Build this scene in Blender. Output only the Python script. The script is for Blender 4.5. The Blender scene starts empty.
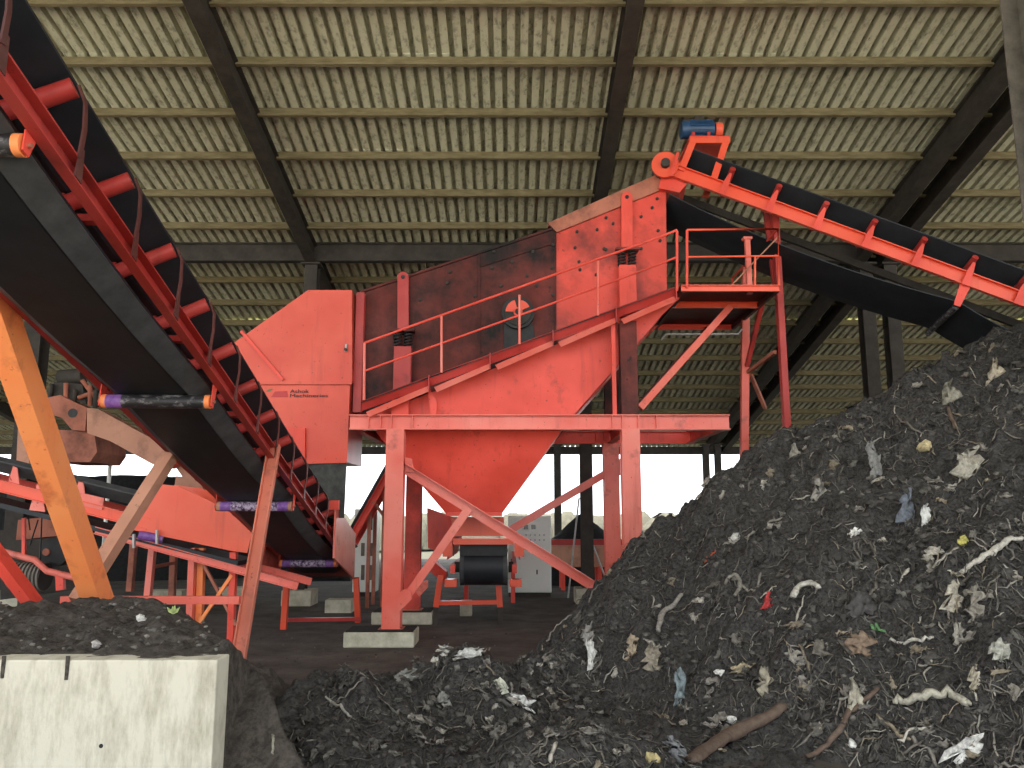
import bpy, math, random
import numpy as np
from mathutils import Vector, Matrix

random.seed(7)
scene = bpy.context.scene
C = scene.collection

# ------------------------------------------------------------------ camera
FPX, PITCH, EYE = 800.0, math.radians(9.3), 1.85
cam_data = bpy.data.cameras.new('camera')
cam_data.sensor_width = 36.0
cam_data.lens = FPX / 1024.0 * 36.0
cam_data.clip_end = 500
cam = bpy.data.objects.new('camera', cam_data)
C.objects.link(cam)
cam.location = (0, 0, EYE)
cam.rotation_euler = (math.pi / 2 + PITCH, 0, 0)
scene.camera = cam

# ------------------------------------------------------------------ light
scene.view_settings.view_transform = 'Standard'
scene.view_settings.look = 'None'
scene.view_settings.gamma = 1.0
scene.view_settings.use_curve_mapping = False
scene.view_settings.exposure = 1.45
world = bpy.data.worlds.new('world')
scene.world = world
world.use_nodes = True
bg = world.node_tree.nodes['Background']
bg.inputs['Color'].default_value = (0.90, 0.95, 1.0, 1)
bg.inputs['Strength'].default_value = 1.15
sun_data = bpy.data.lights.new('sun', 'SUN')
sun_data.energy = 6.0
sun_data.angle = math.radians(2)
sun_data.color = (1.0, 0.95, 0.84)
sun = bpy.data.objects.new('sun', sun_data)
C.objects.link(sun)
sun.rotation_euler = (math.radians(26), math.radians(-6), 0)   # high, a little behind the camera

# ------------------------------------------------------------------ helpers
def P(px, py, D):
    """photo pixel -> world point at forward distance D"""
    a = (px - 512) / FPX
    b = (384 - py) / FPX
    s = D / (math.cos(PITCH) - b * math.sin(PITCH))
    return Vector((a * s, D, EYE + (math.sin(PITCH) + b * math.cos(PITCH)) * s))

def V(*a):
    return Vector(a)

class MB:
    def __init__(self):
        self.v, self.f, self.s = [], [], []
    def add(self, vs, fs, smooth=False):
        o = len(self.v)
        self.v += [tuple(p) for p in vs]
        self.f += [tuple(i + o for i in f) for f in fs]
        self.s += [smooth] * len(fs)
        return self
    def sweep(self, path, sect, up=(0, 0, 1), smooth=False, closed=True, caps=True):
        path = [Vector(p) for p in path]
        up = Vector(up)
        n, m = len(path), len(sect)
        vs = []
        for i, p in enumerate(path):
            d = (path[min(i + 1, n - 1)] - path[max(i - 1, 0)]).normalized()
            u = d.cross(up)
            if u.length < 1e-5:
                u = d.cross(Vector((0, 1, 0)))
            u.normalize()
            w = u.cross(d)
            for a, b in sect:
                vs.append(p + u * a + w * b)
        fs = []
        for i in range(n - 1):
            for j in range(m if closed else m - 1):
                k = (j + 1) % m
                fs.append((i * m + j, i * m + k, (i + 1) * m + k, (i + 1) * m + j))
        self.add(vs, fs, smooth)
        if caps and closed:
            self.add(vs[:m], [tuple(range(m))[::-1]])
            self.add(vs[-m:], [tuple(range(m))])
        return self
    def beam(self, A, B, sect, up=(0, 0, 1), smooth=False):
        return self.sweep([A, B], sect, up, smooth)
    def rod(self, A, B, r, n=8):
        return self.sweep([A, B], circ(r, n), smooth=True)
    def tube(self, pts, r, n=8):
        return self.sweep(pts, circ(r, n), smooth=True)
    def box(self, c, size, rz=0):
        c = Vector(c)
        x, y, z = (k / 2 for k in size)
        R = Matrix.Rotation(rz, 3, 'Z')
        vs = [c + R @ Vector((sx * x, sy * y, sz * z)) for sz in (-1, 1) for sy in (-1, 1) for sx in (-1, 1)]
        return self.add(vs, [(0, 2, 3, 1), (4, 5, 7, 6), (0, 1, 5, 4), (2, 6, 7, 3), (0, 4, 6, 2), (1, 3, 7, 5)])
    def prism(self, pts, off):
        """polygon pts thickened by vector off"""
        off = Vector(off)
        pts = [Vector(p) for p in pts]
        n = len(pts)
        vs = pts + [p + off for p in pts]
        fs = [tuple(range(n)), tuple(range(n, 2 * n))[::-1]]
        fs += [(i, n + i, n + (i + 1) % n, (i + 1) % n) for i in range(n)]
        return self.add(vs, fs)

def circ(r, n=8):
    return [(r * math.cos(2 * math.pi * i / n), r * math.sin(2 * math.pi * i / n)) for i in range(n)]
def rect(w, h):
    return [(-w / 2, -h / 2), (w / 2, -h / 2), (w / 2, h / 2), (-w / 2, h / 2)]
def isec(w, h, tf=.02, tw=.014):
    a, b, c = w / 2, h / 2, tw / 2
    return [(-a, -b), (a, -b), (a, -b + tf), (c, -b + tf), (c, b - tf), (a, b - tf), (a, b), (-a, b), (-a, b - tf), (-c, b - tf), (-c, -b + tf), (-a, -b + tf)]
def csec(w, h, t=.012, sgn=1):
    """channel, open towards sgn*u, web at u=0"""
    b = h / 2
    s = [(0, -b), (w, -b), (w, -b + t), (t, -b + t), (t, b - t), (w, b - t), (w, b), (0, b)]
    return [(sgn * a, k) for a, k in s]
def lsec(w, h, t=.01, sx=1, sy=1):
    s = [(0, 0), (w, 0), (w, t), (t, t), (t, h), (0, h)]
    return [(sx * a, sy * k) for a, k in s]

def fix_normals(me):
    import bmesh
    bm = bmesh.new()
    bm.from_mesh(me)
    bmesh.ops.recalc_face_normals(bm, faces=bm.faces)
    bm.to_mesh(me)
    bm.free()

def link(name, me, mat, parent=None, loc=None, kind=None):
    o = bpy.data.objects.new(name, me)
    C.objects.link(o)
    if mat is not None and not me.materials:
        me.materials.append(mat)
    loc = Vector((0, 0, 0)) if loc is None else Vector(loc)
    if parent is not None:
        o.parent = parent
        w = parent.location.copy()
        if parent.parent:
            w += parent.parent.location
        loc = loc - w
    o.location = loc
    if kind:
        o['kind'] = kind
    return o

def build(name, mb, mat, parent=None, kind=None, base=False, normals=True):
    me = bpy.data.meshes.new(name)
    a = np.array(mb.v, dtype=float)
    c = (a.min(0) + a.max(0)) / 2
    if base:
        c[2] = a[:, 2].min()
    me.from_pydata([tuple(p) for p in (a - c)], [], mb.f)
    me.polygons.foreach_set('use_smooth', mb.s)
    if normals:
        fix_normals(me)
    me.update()
    return link(name, me, mat, parent, c, kind)

def tag(o, label, cat, group=None):
    o['label'] = label
    o['category'] = cat
    if group:
        o['group'] = group
    return o

def thing(name, loc, label, cat, group=None):
    o = bpy.data.objects.new(name, None)
    o.empty_display_size = .2
    C.objects.link(o)
    o.location = loc
    return tag(o, label, cat, group)

def bevel(o, w, seg=2):
    m = o.modifiers.new('bevel', 'BEVEL')
    m.width, m.segments, m.limit_method = w, seg, 'ANGLE'
    return o

# ------------------------------------------------------------------ noise on numpy arrays
def vnoise(x, y, seed=0):
    xi, yi = np.floor(x).astype(np.int64), np.floor(y).astype(np.int64)
    fx, fy = x - xi, y - yi
    fx, fy = fx * fx * (3 - 2 * fx), fy * fy * (3 - 2 * fy)
    def h(a, b):
        n = (a * 374761393 + b * 668265263 + seed * 974634777) & 0xffffffff
        n = ((n ^ (n >> 13)) * 1274126177) & 0xffffffff
        n = (n ^ (n >> 16)) & 0xffff
        return n / 65535.0
    return (h(xi, yi) * (1 - fx) + h(xi + 1, yi) * fx) * (1 - fy) + (h(xi, yi + 1) * (1 - fx) + h(xi + 1, yi + 1) * fx) * fy
def fbm(x, y, seed=0, octs=4, gain=.5):
    t, a, s = 0, 1.0, 0.0
    for i in range(octs):
        t = t + a * (vnoise(x * 2 ** i, y * 2 ** i, seed + i) - .5)
        s += a
        a *= gain
    return t / s

# ------------------------------------------------------------------ materials
def mat_new(name):
    m = bpy.data.materials.new(name)
    m.use_nodes = True
    nt = m.node_tree
    return m, nt, nt.nodes['Principled BSDF']

def nodes_noise(nt, scale, detail=4, rough=.6, stretch=None):
    g = nt.nodes.new('ShaderNodeNewGeometry')
    n = nt.nodes.new('ShaderNodeTexNoise')
    n.inputs['Scale'].default_value = scale
    n.inputs['Detail'].default_value = detail
    n.inputs['Roughness'].default_value = rough
    if stretch:
        mp = nt.nodes.new('ShaderNodeMapping')
        mp.inputs['Scale'].default_value = stretch
        nt.links.new(g.outputs['Position'], mp.inputs['Vector'])
        nt.links.new(mp.outputs['Vector'], n.inputs['Vector'])
    else:
        nt.links.new(g.outputs['Position'], n.inputs['Vector'])
    return n

def ramp(nt, src, stops):
    r = nt.nodes.new('ShaderNodeValToRGB')
    e = r.color_ramp.elements
    while len(e) < len(stops):
        e.new(.5)
    for k, (p, c) in zip(e, stops):
        k.position = p
        k.color = (c[0], c[1], c[2], 1) if len(c) < 4 else c
    nt.links.new(src, r.inputs['Fac'])
    return r

def mixc(nt, fac, a, b):
    m = nt.nodes.new('ShaderNodeMix')
    m.data_type = 'RGBA'
    def put(s, v):
        if isinstance(v, (tuple, list)):
            s.default_value = (v[0], v[1], v[2], 1)
        else:
            nt.links.new(v, s)
    if isinstance(fac, float):
        m.inputs[0].default_value = fac
    else:
        nt.links.new(fac, m.inputs[0])
    put(m.inputs[6], a)
    put(m.inputs[7], b)
    return m.outputs[2]

def bumpy(nt, bsdf, src, strength, dist):
    b = nt.nodes.new('ShaderNodeBump')
    b.inputs['Strength'].default_value = strength
    b.inputs['Distance'].default_value = dist
    nt.links.new(src, b.inputs['Height'])
    nt.links.new(b.outputs['Normal'], bsdf.inputs['Normal'])

def paint(name, col, dirt=(.035, .022, .02), lo=.55, hi=.78, scale=2.2, rough=.42, spots=True, tint=None, spec=.26):
    """painted steel: soot patches, fine chips, slight fading"""
    m, nt, b = mat_new(name)
    n1 = nodes_noise(nt, scale, 6, .65)
    n2 = nodes_noise(nt, scale * 9, 4, .6)
    tint = tint or tuple(min(1, c * 1.35 + .03) for c in col)
    c = mixc(nt, ramp(nt, nodes_noise(nt, .9, 3).outputs['Fac'], [(.35, (0, 0, 0)), (.75, (1, 1, 1))]).outputs['Color'], col, tint)
    c = mixc(nt, ramp(nt, n1.outputs['Fac'], [(lo, (0, 0, 0)), (hi, (1, 1, 1))]).outputs['Color'], c, dirt)
    n3 = nodes_noise(nt, 1.0, 5, .6, (7, 7, .7))
    c = mixc(nt, ramp(nt, n3.outputs['Fac'], [(.58, (0, 0, 0)), (.82, (.55, .55, .55))]).outputs['Color'], c, tuple(.5 * k + .5 * d for k, d in zip(col, dirt)))
    if spots:
        c = mixc(nt, ramp(nt, n2.outputs['Fac'], [(.66, (0, 0, 0)), (.74, (.8, .8, .8))]).outputs['Color'], c, tuple(k * 1.4 for k in dirt))
    nt.links.new(c, b.inputs['Base Color'])
    b.inputs['Roughness'].default_value = rough
    b.inputs['Specular IOR Level'].default_value = spec
    bumpy(nt, b, n2.outputs['Fac'], .08, .01)
    return m

def rough_mat(name, c1, c2, scale=6, rough=.9, bump=.4, dist=.02, stretch=None, lo=.3, hi=.7, spec=.3):
    m, nt, b = mat_new(name)
    n1 = nodes_noise(nt, scale, 8, .7, stretch)
    c = ramp(nt, n1.outputs['Fac'], [(lo, c1), (hi, c2)])
    nt.links.new(c.outputs['Color'], b.inputs['Base Color'])
    b.inputs['Roughness'].default_value = rough
    b.inputs['Specular IOR Level'].default_value = spec
    n2 = nodes_noise(nt, scale * 5, 6, .7)
    bumpy(nt, b, n2.outputs['Fac'], bump, dist)
    return m

def attr_mat(name, rough=.85):
    m, nt, b = mat_new(name)
    a = nt.nodes.new('ShaderNodeAttribute')
    a.attribute_name = 'tone'
    n = nodes_noise(nt, 30, 4)
    c = mixc(nt, ramp(nt, n.outputs['Fac'], [(.4, (0, 0, 0)), (.75, (.7, .7, .7))]).outputs['Color'], a.outputs['Color'], (.03, .026, .022))
    nt.links.new(c, b.inputs['Base Color'])
    b.inputs['Roughness'].default_value = rough
    b.inputs['Specular IOR Level'].default_value = .25
    return m

M = {}
M['red'] = paint('red_paint', (.68, .068, .042), lo=.60, hi=.92)
M['red_mid'] = paint('red_paint_smudged', (.62, .060, .036), dirt=(.05, .022, .018), lo=.44, hi=.76, scale=1.1)
M['salmon'] = paint('salmon_paint', (.62, .070, .040), lo=.70, hi=1.0, rough=.32, tint=(.76, .125, .075))
M['red_clean'] = paint('red_paint_clean', (.80, .10, .05), lo=.70, hi=1.0, spots=False, rough=.26, tint=(.86, .15, .085))
M['red_soot'] = paint('red_paint_sooty', (.19, .030, .021), dirt=(.014, .011, .010), lo=.32, hi=.62, scale=.8, rough=.6, spec=.2)
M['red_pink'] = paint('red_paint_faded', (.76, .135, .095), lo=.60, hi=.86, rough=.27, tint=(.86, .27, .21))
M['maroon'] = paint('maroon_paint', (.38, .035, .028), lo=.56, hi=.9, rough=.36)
M['orange'] = paint('orange_paint', (.97, .25, .075), dirt=(.40, .06, .03), lo=.56, hi=.82, rough=.4)
M['leg_brown'] = paint('worn_leg_paint', (.56, .17, .105), dirt=(.06, .03, .022), lo=.55, hi=.78, rough=.45)
M['rust'] = paint('rusty_paint', (.38, .13, .08), dirt=(.07, .035, .025), lo=.45, hi=.8, rough=.7)
M['tan'] = paint('faded_tan_paint', (.46, .22, .14), dirt=(.12, .06, .04), lo=.5, hi=.85, rough=.6)
M['rubber'] = rough_mat('black_rubber', (.010, .012, .015), (.022, .025, .030), 3, .55, .1, .005, spec=.4)
M['rubber_grey'] = rough_mat('grey_rubber', (.04, .04, .042), (.09, .09, .09), 4, .7, .15, .005)
M['flap'] = rough_mat('grey_rubber_flap', (.028, .028, .026), (.08, .08, .07), 7, .8, .2, .01)
M['roof'] = rough_mat('roof_sheet_cement', (.15, .145, .10), (.62, .615, .47), 9, .92, .2, .004, stretch=(1.2, .6, 1), lo=.28, hi=.50, spec=.1)
M['purlin'] = rough_mat('purlin_steel', (.11, .088, .044), (.25, .21, .12), 5, .8, .2, .006, stretch=(.5, 3, 3), spec=.2)
M['steel_dark'] = rough_mat('dark_steel', (.026, .022, .019), (.065, .055, .045), 3, .75, .2, .006, spec=.3)
M['column'] = rough_mat('column_grey', (.10, .09, .075), (.24, .21, .17), 4, .85, .2, .006)
M['concrete'] = rough_mat('concrete', (.36, .33, .25), (.60, .565, .46), 5, .88, .45, .006, stretch=(2.6, 1, .7), lo=.30, hi=.56, spec=.2)
M['concrete_grey'] = rough_mat('concrete_grey', (.34, .32, .23), (.70, .66, .52), 4, .9, .35, .01)
M['floor'] = rough_mat('earth_floor', (.035, .030, .026), (.135, .115, .098), 1.6, .95, .6, .03)
M['soil'] = rough_mat('compost_soil', (.016, .015, .0135), (.135, .126, .116), 30, .95, .7, .03, lo=.35, hi=.75)
M['soil_brown'] = rough_mat('brown_soil', (.034, .028, .024), (.14, .12, .10), 20, .95, .7, .03, lo=.35, hi=.75)
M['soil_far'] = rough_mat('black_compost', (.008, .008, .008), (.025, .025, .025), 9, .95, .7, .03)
M['yard'] = rough_mat('pale_bounce_yard', (.40, .36, .28), (.56, .52, .42), .8, .95, .2, .02)
M['field'] = rough_mat('field_grass', (.05, .05, .038), (.09, .085, .065), .8, .95, .2, .02)
M['hedge'] = rough_mat('far_bushes', (.065, .063, .048), (.12, .113, .09), 2.5, .95, .8, .1)
M['cabinet'] = rough_mat('cream_enamel', (.86, .87, .79), (.92, .93, .86), 2, .3, .03, .002, spec=.4)
M['black'] = rough_mat('black_plastic', (.012, .012, .012), (.03, .03, .03), 5, .5, .05, .002)
M['glass_dark'] = rough_mat('meter_glass', (.03, .03, .035), (.07, .07, .08), 5, .15, 0, .001, spec=.6)
M['steel'] = rough_mat('bare_steel', (.30, .29, .28), (.5, .49, .47), 9, .35, .1, .004, spec=.6)
M['blue'] = rough_mat('blue_motor_paint', (.010, .035, .09), (.03, .09, .20), 8, .4, .1, .004, spec=.5)
M['purple'] = rough_mat('purple_print', (.14, .045, .26), (.34, .16, .46), 16, .4, .05, .002, lo=.35, hi=.65, spec=.5)
M['worn'] = rough_mat('worn_roller', (.02, .02, .022), (.36, .33, .34), 9, .45, .1, .003, lo=.50, hi=.68, stretch=(1, 2, 2), spec=.5)
M['print'] = rough_mat('worn_purple_print', (.055, .02, .07), (.62, .50, .66), 26, .45, .05, .002, lo=.44, hi=.58, spec=.5)
M['logo_red'] = rough_mat('logo_dull_red', (.45, .05, .05), (.55, .07, .07), 9, .6, 0, .001)
M['logo_green'] = rough_mat('logo_olive', (.14, .14, .06), (.20, .20, .09), 9, .6, 0, .001)
M['logo_ink'] = rough_mat('logo_ink', (.035, .02, .018), (.06, .03, .028), 9, .6, 0, .001)
M['litter'] = attr_mat('litter_mix')

# ================================================================== THE SETTING
fl = build('floor', MB().box((1, 14, -.05), (64, 42, .1)), M['floor']); fl['kind'] = 'structure'
yd = build('floor_bounce_yard', MB().box((0, -50, -.20), (260, 110, .16)), M['yard']); yd['kind'] = 'structure'  # unseen pale ground added behind the camera to bounce sun onto the roof
yd = build('floor_field', MB().box((0, 85, -.21), (260, 160, .16)), M['field']); yd['kind'] = 'structure'  # outer ground kept dark so less light bounces up under the far eave

# ---- roof: one falling plane on rafters and purlins
SLOPE = .2171
ANG = math.atan(SLOPE)
def rz(D):
    return 9.21 - SLOPE * (D - 10.46)
BAYS = [-23.63, -17.30, -10.80, -4.45, 1.72, 7.70, 8.30, 14.20, 20.5, 26.8]
PUR0, PURD = 10.51, 1.154
ceiling = bpy.data.objects.new('ceiling', None)
C.objects.link(ceiling)
ceiling['kind'] = 'structure'
ceiling['label'] = 'corrugated cement sheet roof on steel purlins and dark rafters'

PITCHC = .2065
def sheet_profile():
    h, p, pts = .14, PITCHC, []
    for i in range(5):
        x = i * p
        pts += [(x, 0), (x + .58 * p, 0), (x + .60 * p, h), (x + .97 * p, h)]
    pts.append((5 * p + .02, 0))
    return pts
def sheet_geometry(x0, y0, ln):
    pr = sheet_profile()
    n = len(pr)
    vs, t = [], .009
    for y in (y0, y0 + ln):
        vs += [(x0 + a, y, b) for a, b in pr] + [(x0 + a, y, b + t) for a, b in pr]
    m = 2 * n
    fs = []
    for j in range(n - 1):
        fs.append((j, m + j, m + j + 1, j + 1))
        fs.append((n + j, n + j + 1, m + n + j + 1, m + n + j))
        fs.append((j, j + 1, n + j + 1, n + j))
        fs.append((m + j, m + n + j, m + n + j + 1, m + j + 1))
    fs += [(0, n, m + n, m), (n - 1, m + n - 1, m + 2 * n - 1, 2 * n - 1)]
    return vs, fs
ROW = 2 * PURD
slopelen = math.sqrt(1 + SLOPE ** 2)
vs, fs = sheet_geometry(0, 0, ROW * slopelen + .16)
sheet_me = bpy.data.meshes.new('roof_sheet')
sheet_me.from_pydata(vs, [], fs)
fix_normals(sheet_me)
sheet_me.materials.append(M['roof'])
cells = []
for r in range(-6, 10):
    D0 = PUR0 - 1.03 * PURD + r * ROW
    for c in range(-24, 28):
        X0 = c * 5 * PITCHC + .13
        near = max(D0, 1)
        Zc = near * 1.0
        inview = r >= 0 and abs(X0 + .5) < .66 * (D0 + ROW) + 1.0
        cells.append((not inview, D0, X0))
cells.sort()
rest = MB()
for k, (out, D0, X0) in enumerate(cells):
    jz = .004 * ((k * 7) % 5)
    if k < 300 and not out:
        o = bpy.data.objects.new('roof_sheet', sheet_me)
        C.objects.link(o)
        o.parent = ceiling
        o.location = (X0, D0, rz(D0) + .082 + jz)
        o.rotation_euler = (-ANG, 0, 0)
    else:
        R = Matrix.Translation((X0, D0, rz(D0) + .082 + jz)) @ Matrix.Rotation(-ANG, 4, 'X')
        rest.add([R @ Vector(p) for p in vs], fs)
build('roof_sheeting', rest, M['roof'], ceiling, kind='stuff', normals=False)

for b in range(len(BAYS) - 1):                     # purlins, one length per bay
    x0, x1 = BAYS[b] + .08, BAYS[b + 1] - .08
    if x1 - x0 < .6:
        x0, x1 = BAYS[b], BAYS[b + 1]
    base = None
    for k in range(-13, 19):
        D = PUR0 + PURD * k
        if base is None:
            o = build('purlin', MB().beam((x0, D, rz(D)), (x1, D, rz(D)), csec(.06, .15, .014, -1), up=(0, SLOPE, 1)), M['purlin'], ceiling)
            base = o
        else:
            o = base.copy()
            C.objects.link(o)
            o.location = base.location + Vector((0, PURD * (k + 13), -SLOPE * PURD * (k + 13)))
for x in BAYS:
    a, b = -5.0, 31.4
    build('rafter', MB().beam((x, a, rz(a) - .21), (x, b, rz(b) - .21), isec(.24, .40, .03, .10), up=(0, SLOPE, 1)), M['steel_dark'], ceiling)
for b in range(len(BAYS) - 1):
    if BAYS[b + 1] - BAYS[b] > 1:
        build('girder', MB().beam((BAYS[b], 17.1, rz(17.1) - .16), (BAYS[b + 1], 17.1, rz(17.1) - .16), isec(.2, .42, .03, .08)), M['steel_dark'], ceiling)
build('eave_beam', MB().beam((-24, 31.3, rz(31.3) - .35), (27, 31.3, rz(31.3) - .35), rect(.12, .3)), M['steel_dark'], ceiling)

def roof_column(x, D, w, label, mat='steel_dark', block=True, top=None):
    t = thing('roof_column', (x, D, 0), label, 'column', 'columns under the shed roof')
    top = top or rz(D) - .38
    build('shaft', MB().beam((x, D, 0), (x, D, top), isec(w, w, .025, .05), up=(0, 1, 0)), M[mat], t)
    build('cap_plate', MB().box((x, D, top - .02), (w * 1.5, w * 1.5, .04)), M[mat], t)
    if block:
        bevel(build('footing', MB().box((x + .02, D, .16), (w + .34, w + .34, .32)), M['concrete_grey'], t), .02)
    return t
roof_column(-10.45, 17.2, .38, 'dark steel column at the left edge behind the orange leg')
roof_column(-4.45, 17.2, .28, 'dark steel column rising behind the sloping red hood')
roof_column(1.62, 17.6, .26, 'dark column on a concrete footing to the right of white cabinet')
roof_column(7.84, 17.2, .28, 'left of the twin dark columns above the right heap', block=False)
roof_column(8.38, 17.2, .28, 'right of the twin dark columns above the right heap', block=False)
roof_column(6.06, 8.5, .44, 'grey column at the top right corner', 'column', block=False)
roof_column(-10.96, 30.4, .22, 'far eave column in the bright gap behind the rusty machine', block=False)
roof_column(-4.63, 30.4, .22, 'far eave column behind the red hood and cream cabinet', block=False)
roof_column(1.72, 30.4, .26, 'far thin eave column just above the white cabinet', block=False)
roof_column(7.35, 30.4, .22, 'left of two far eave columns seen beside the heap slope', block=False)
roof_column(7.80, 30.4, .22, 'right of two far eave columns seen beside the heap slope', block=False)

# beyond the far eave: low bushes
rng = np.random.RandomState(3)
hb = MB()
for i in range(150):
    x = -30 + i * .5 + .3 * rng.rand()
    y, r = 44 + rng.rand() * 3, .8 + rng.rand() * .4
    h = 1.9 + rng.rand() * .3
    n, vv, ff = 8, [], []
    for a in range(4):
        zz = h * a / 3.2
        for b in range(n):
            k = r * math.cos(a / 3 * 1.35) * (0.8 + .4 * rng.rand())
            vv.append((x + k * 1.3 * math.cos(b * math.tau / n), y + k * math.sin(b * math.tau / n), zz))
    for a in range(3):
        for b in range(n):
            ff.append((a * n + b, a * n + (b + 1) % n, (a + 1) * n + (b + 1) % n, (a + 1) * n + b))
    ff.append(tuple(range(3 * n, 4 * n)))
    hb.add(vv, ff, True)
hd = build('far_hedge', hb, M['hedge'], kind='stuff')
tag(hd, 'pale band of bushes beyond the open far side of shed', 'hedge')

# ================================================================== CONCRETE WALL AND SOIL BEHIND IT
w = thing('retaining_wall', (-3.7, 4.8, 0), 'pale cast concrete wall holding back soil at lower left', 'wall')
bevel(build('wall_slab', MB().box((-3.66, 4.80, .522), (4.0, .2, 1.044)), M['concrete'], w), .008)
for (px, py, hh) in ((68, 656, .13), (4, 656, .12)):
    q = P(px, py, 4.695)
    build('soil_streak', MB().prism([(q.x - .012, 4.699, q.z), (q.x + .012, 4.699, q.z), (q.x + .009, 4.699, q.z - hh), (q.x - .010, 4.699, q.z - hh)], (0, -.004, 0)), M['soil_brown'], w)
q = P(101, 746, 4.699)
build('tie_hole', MB().rod((q.x, 4.6985, q.z), (q.x, 4.71, q.z), .012, 10), M['black'], w)

RIDGE = [(1260, 275, 9.2), (1140, 292, 9.4), (1024, 322, 9.6), (990, 334, 9.7), (960, 345, 9.7), (930, 358, 9.8), (900, 376, 9.8), (870, 396, 9.9), (835, 410, 9.9),
         (800, 424, 10), (780, 431, 10), (755, 442, 10), (735, 456, 10), (718, 472, 10), (700, 488, 10), (682, 500, 10), (665, 512, 10), (640, 528, 10), (625, 545, 9.9),
         (612, 562, 9.8), (600, 585, 9.6), (592, 612, 9.3), (580, 640, 9.0), (540, 655, 8.8), (490, 664, 8.6)]
rp = [P(*r) for r in RIDGE]
dense = []
for a, b in zip(rp[:-1], rp[1:]):
    for k in range(6):
        dense.append(a.lerp(b, k / 6))
dense = np.array([tuple(p) for p in dense])
def heap_base(X, Y):
    h = np.full(X.shape, -.05)
    for px, py, pz in dense:
        dx, dy = X - px, Y - py
        sl = np.where(dy > 0, .95, .66) * np.where(dx < 0, 1 + .75 * np.abs(dx) / np.sqrt(dx * dx + dy * dy + .02), 1)
        pz2 = pz - .05
        h = np.maximum(h, pz2 - sl * np.sqrt(dx * dx + dy * dy + .02) + .66 * .14)
    # low rough berm on the left
    g = .20 * np.exp(-((Y - 8.0) / .9) ** 2) * (1 / (1 + np.exp((X - .2) * 3)))
    g2 = .50 * np.exp(-(((X + 1.5) / .75) ** 2 + ((Y - 6.7) / 1.0) ** 2)) + .38 * np.exp(-(((X + .35) / .5) ** 2 + ((Y - 7.7) / .5) ** 2))
    g3 = .34 * np.exp(-(((X - .2) / .7) ** 2 + ((Y - 5.9) / .45) ** 2))
    edge = np.clip((9.9 - Y) / 1.2, 0, 1)
    low = (.05 + g + g2 + g3) * edge + (edge - 1) * .12
    return np.maximum(h, low)
def heap_noise(X, Y, b):
    rough = np.clip(.72 + (b - .1) * .8, .72, 1.0) * np.clip((b + .06) / .12, 0, 1)
    n = .34 * fbm(X * 1.1, Y * 1.1, 5, 3) + .26 * fbm(X * 3.3, Y * 3.3, 11, 3) + .17 * fbm(X * 9, Y * 9, 21, 3, .7) + .05 * fbm(X * 30, Y * 18, 41, 2)
    n = n + .10 * (np.abs(fbm(X * 6, Y * 6, 31, 2)) - .12)
    return n * rough
def heap_h(X, Y):
    b = heap_base(X, Y)
    return b + heap_noise(X, Y, b) - .02
gx = np.arange(-1.95, 8.8, .024)
gy = np.arange(3.0, 13.2, .024)
GX, GY = np.meshgrid(gx, gy)
GH = heap_h(GX, GY)
def grid_object(name, X, Y, H, mat, keep=None):
    ny, nx = X.shape
    me = bpy.data.meshes.new(name)
    idx = np.arange(nx * ny).reshape(ny, nx)
    q = np.stack([idx[:-1, :-1], idx[:-1, 1:], idx[1:, 1:], idx[1:, :-1]], -1).reshape(-1, 4)
    if keep is not None:
        kk = (keep[:-1, :-1] | keep[1:, 1:]).reshape(-1)
        q = q[kk]
    used = np.unique(q)
    mp = np.zeros(nx * ny, int); mp[used] = np.arange(len(used))
    vv = np.stack([X, Y, H], -1).reshape(-1, 3)[used]
    q = mp[q]
    me.vertices.add(len(vv)); me.vertices.foreach_set('co', vv.ravel())
    me.loops.add(q.size); me.loops.foreach_set('vertex_index', q.ravel())
    me.polygons.add(len(q)); me.polygons.foreach_set('loop_start', np.arange(0, q.size, 4)); me.polygons.foreach_set('loop_total', np.full(len(q), 4))
    me.polygons.foreach_set('use_smooth', np.ones(len(q), bool))
    me.update(); me.validate()
    return link(name, me, mat, None, (0, 0, 0), 'stuff')
hp = grid_object('compost_heap', GX, GY, GH, M['soil'], (GH > -.03) & ((GX > -1.72) | (GY > 4.95)))
tag(hp, 'tall dark heap of compost mixed with shredded rubbish on the right', 'compost heap')
def h_at(x, y):
    return float(heap_h(np.array([x]), np.array([y]))[0])

# soil mound behind the wall
def mound_h(X, Y):
    top = 1.035 + .09 * np.clip((Y - 4.9) / 1.3, 0, 1) - .75 * np.clip(Y - 6.9, 0, 9)
    sx_ = X + 2.80 - .63 * np.minimum(6.5 - Y, 1.6)
    side = 1.16 - .5 * np.clip(sx_, 0, 9) - 2.2 * np.clip(sx_ - .42, 0, 9)
    b = np.minimum(top, side)
    b = np.maximum(b, .62 * np.exp(-((X + 2.35) / .75) ** 2 - ((Y - 7.2) / .7) ** 2) - .06)
    b = np.where(X > -1.72, np.minimum(b, .90 + 1.1 * (Y - 5.45)), b)
    n = .12 * fbm(X * 2.2, Y * 2.2, 3, 3) + .12 * fbm(X * 8, Y * 8, 13, 3, .7) + .04 * fbm(X * 22, Y * 22, 17, 2)
    fade = np.where(X > -1.7, 1, np.clip((Y - 4.70) / .35, .12, 1))
    return b + n * fade
mx = np.arange(-6.6, -.6, .025)
my = np.arange(3.9, 9.2, .025)
MX, MY = np.meshgrid(mx, my)
MH = mound_h(MX, MY)
mo = grid_object('soil_mound', MX, MY, MH, M['soil_brown'], (MH > -.1) & ((MY > 4.9) | ((MX < -1.68) & (MY > 4.71)) | (MX > -1.67)))
tag(mo, 'brown crumbly soil banked behind the concrete wall', 'soil')

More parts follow.
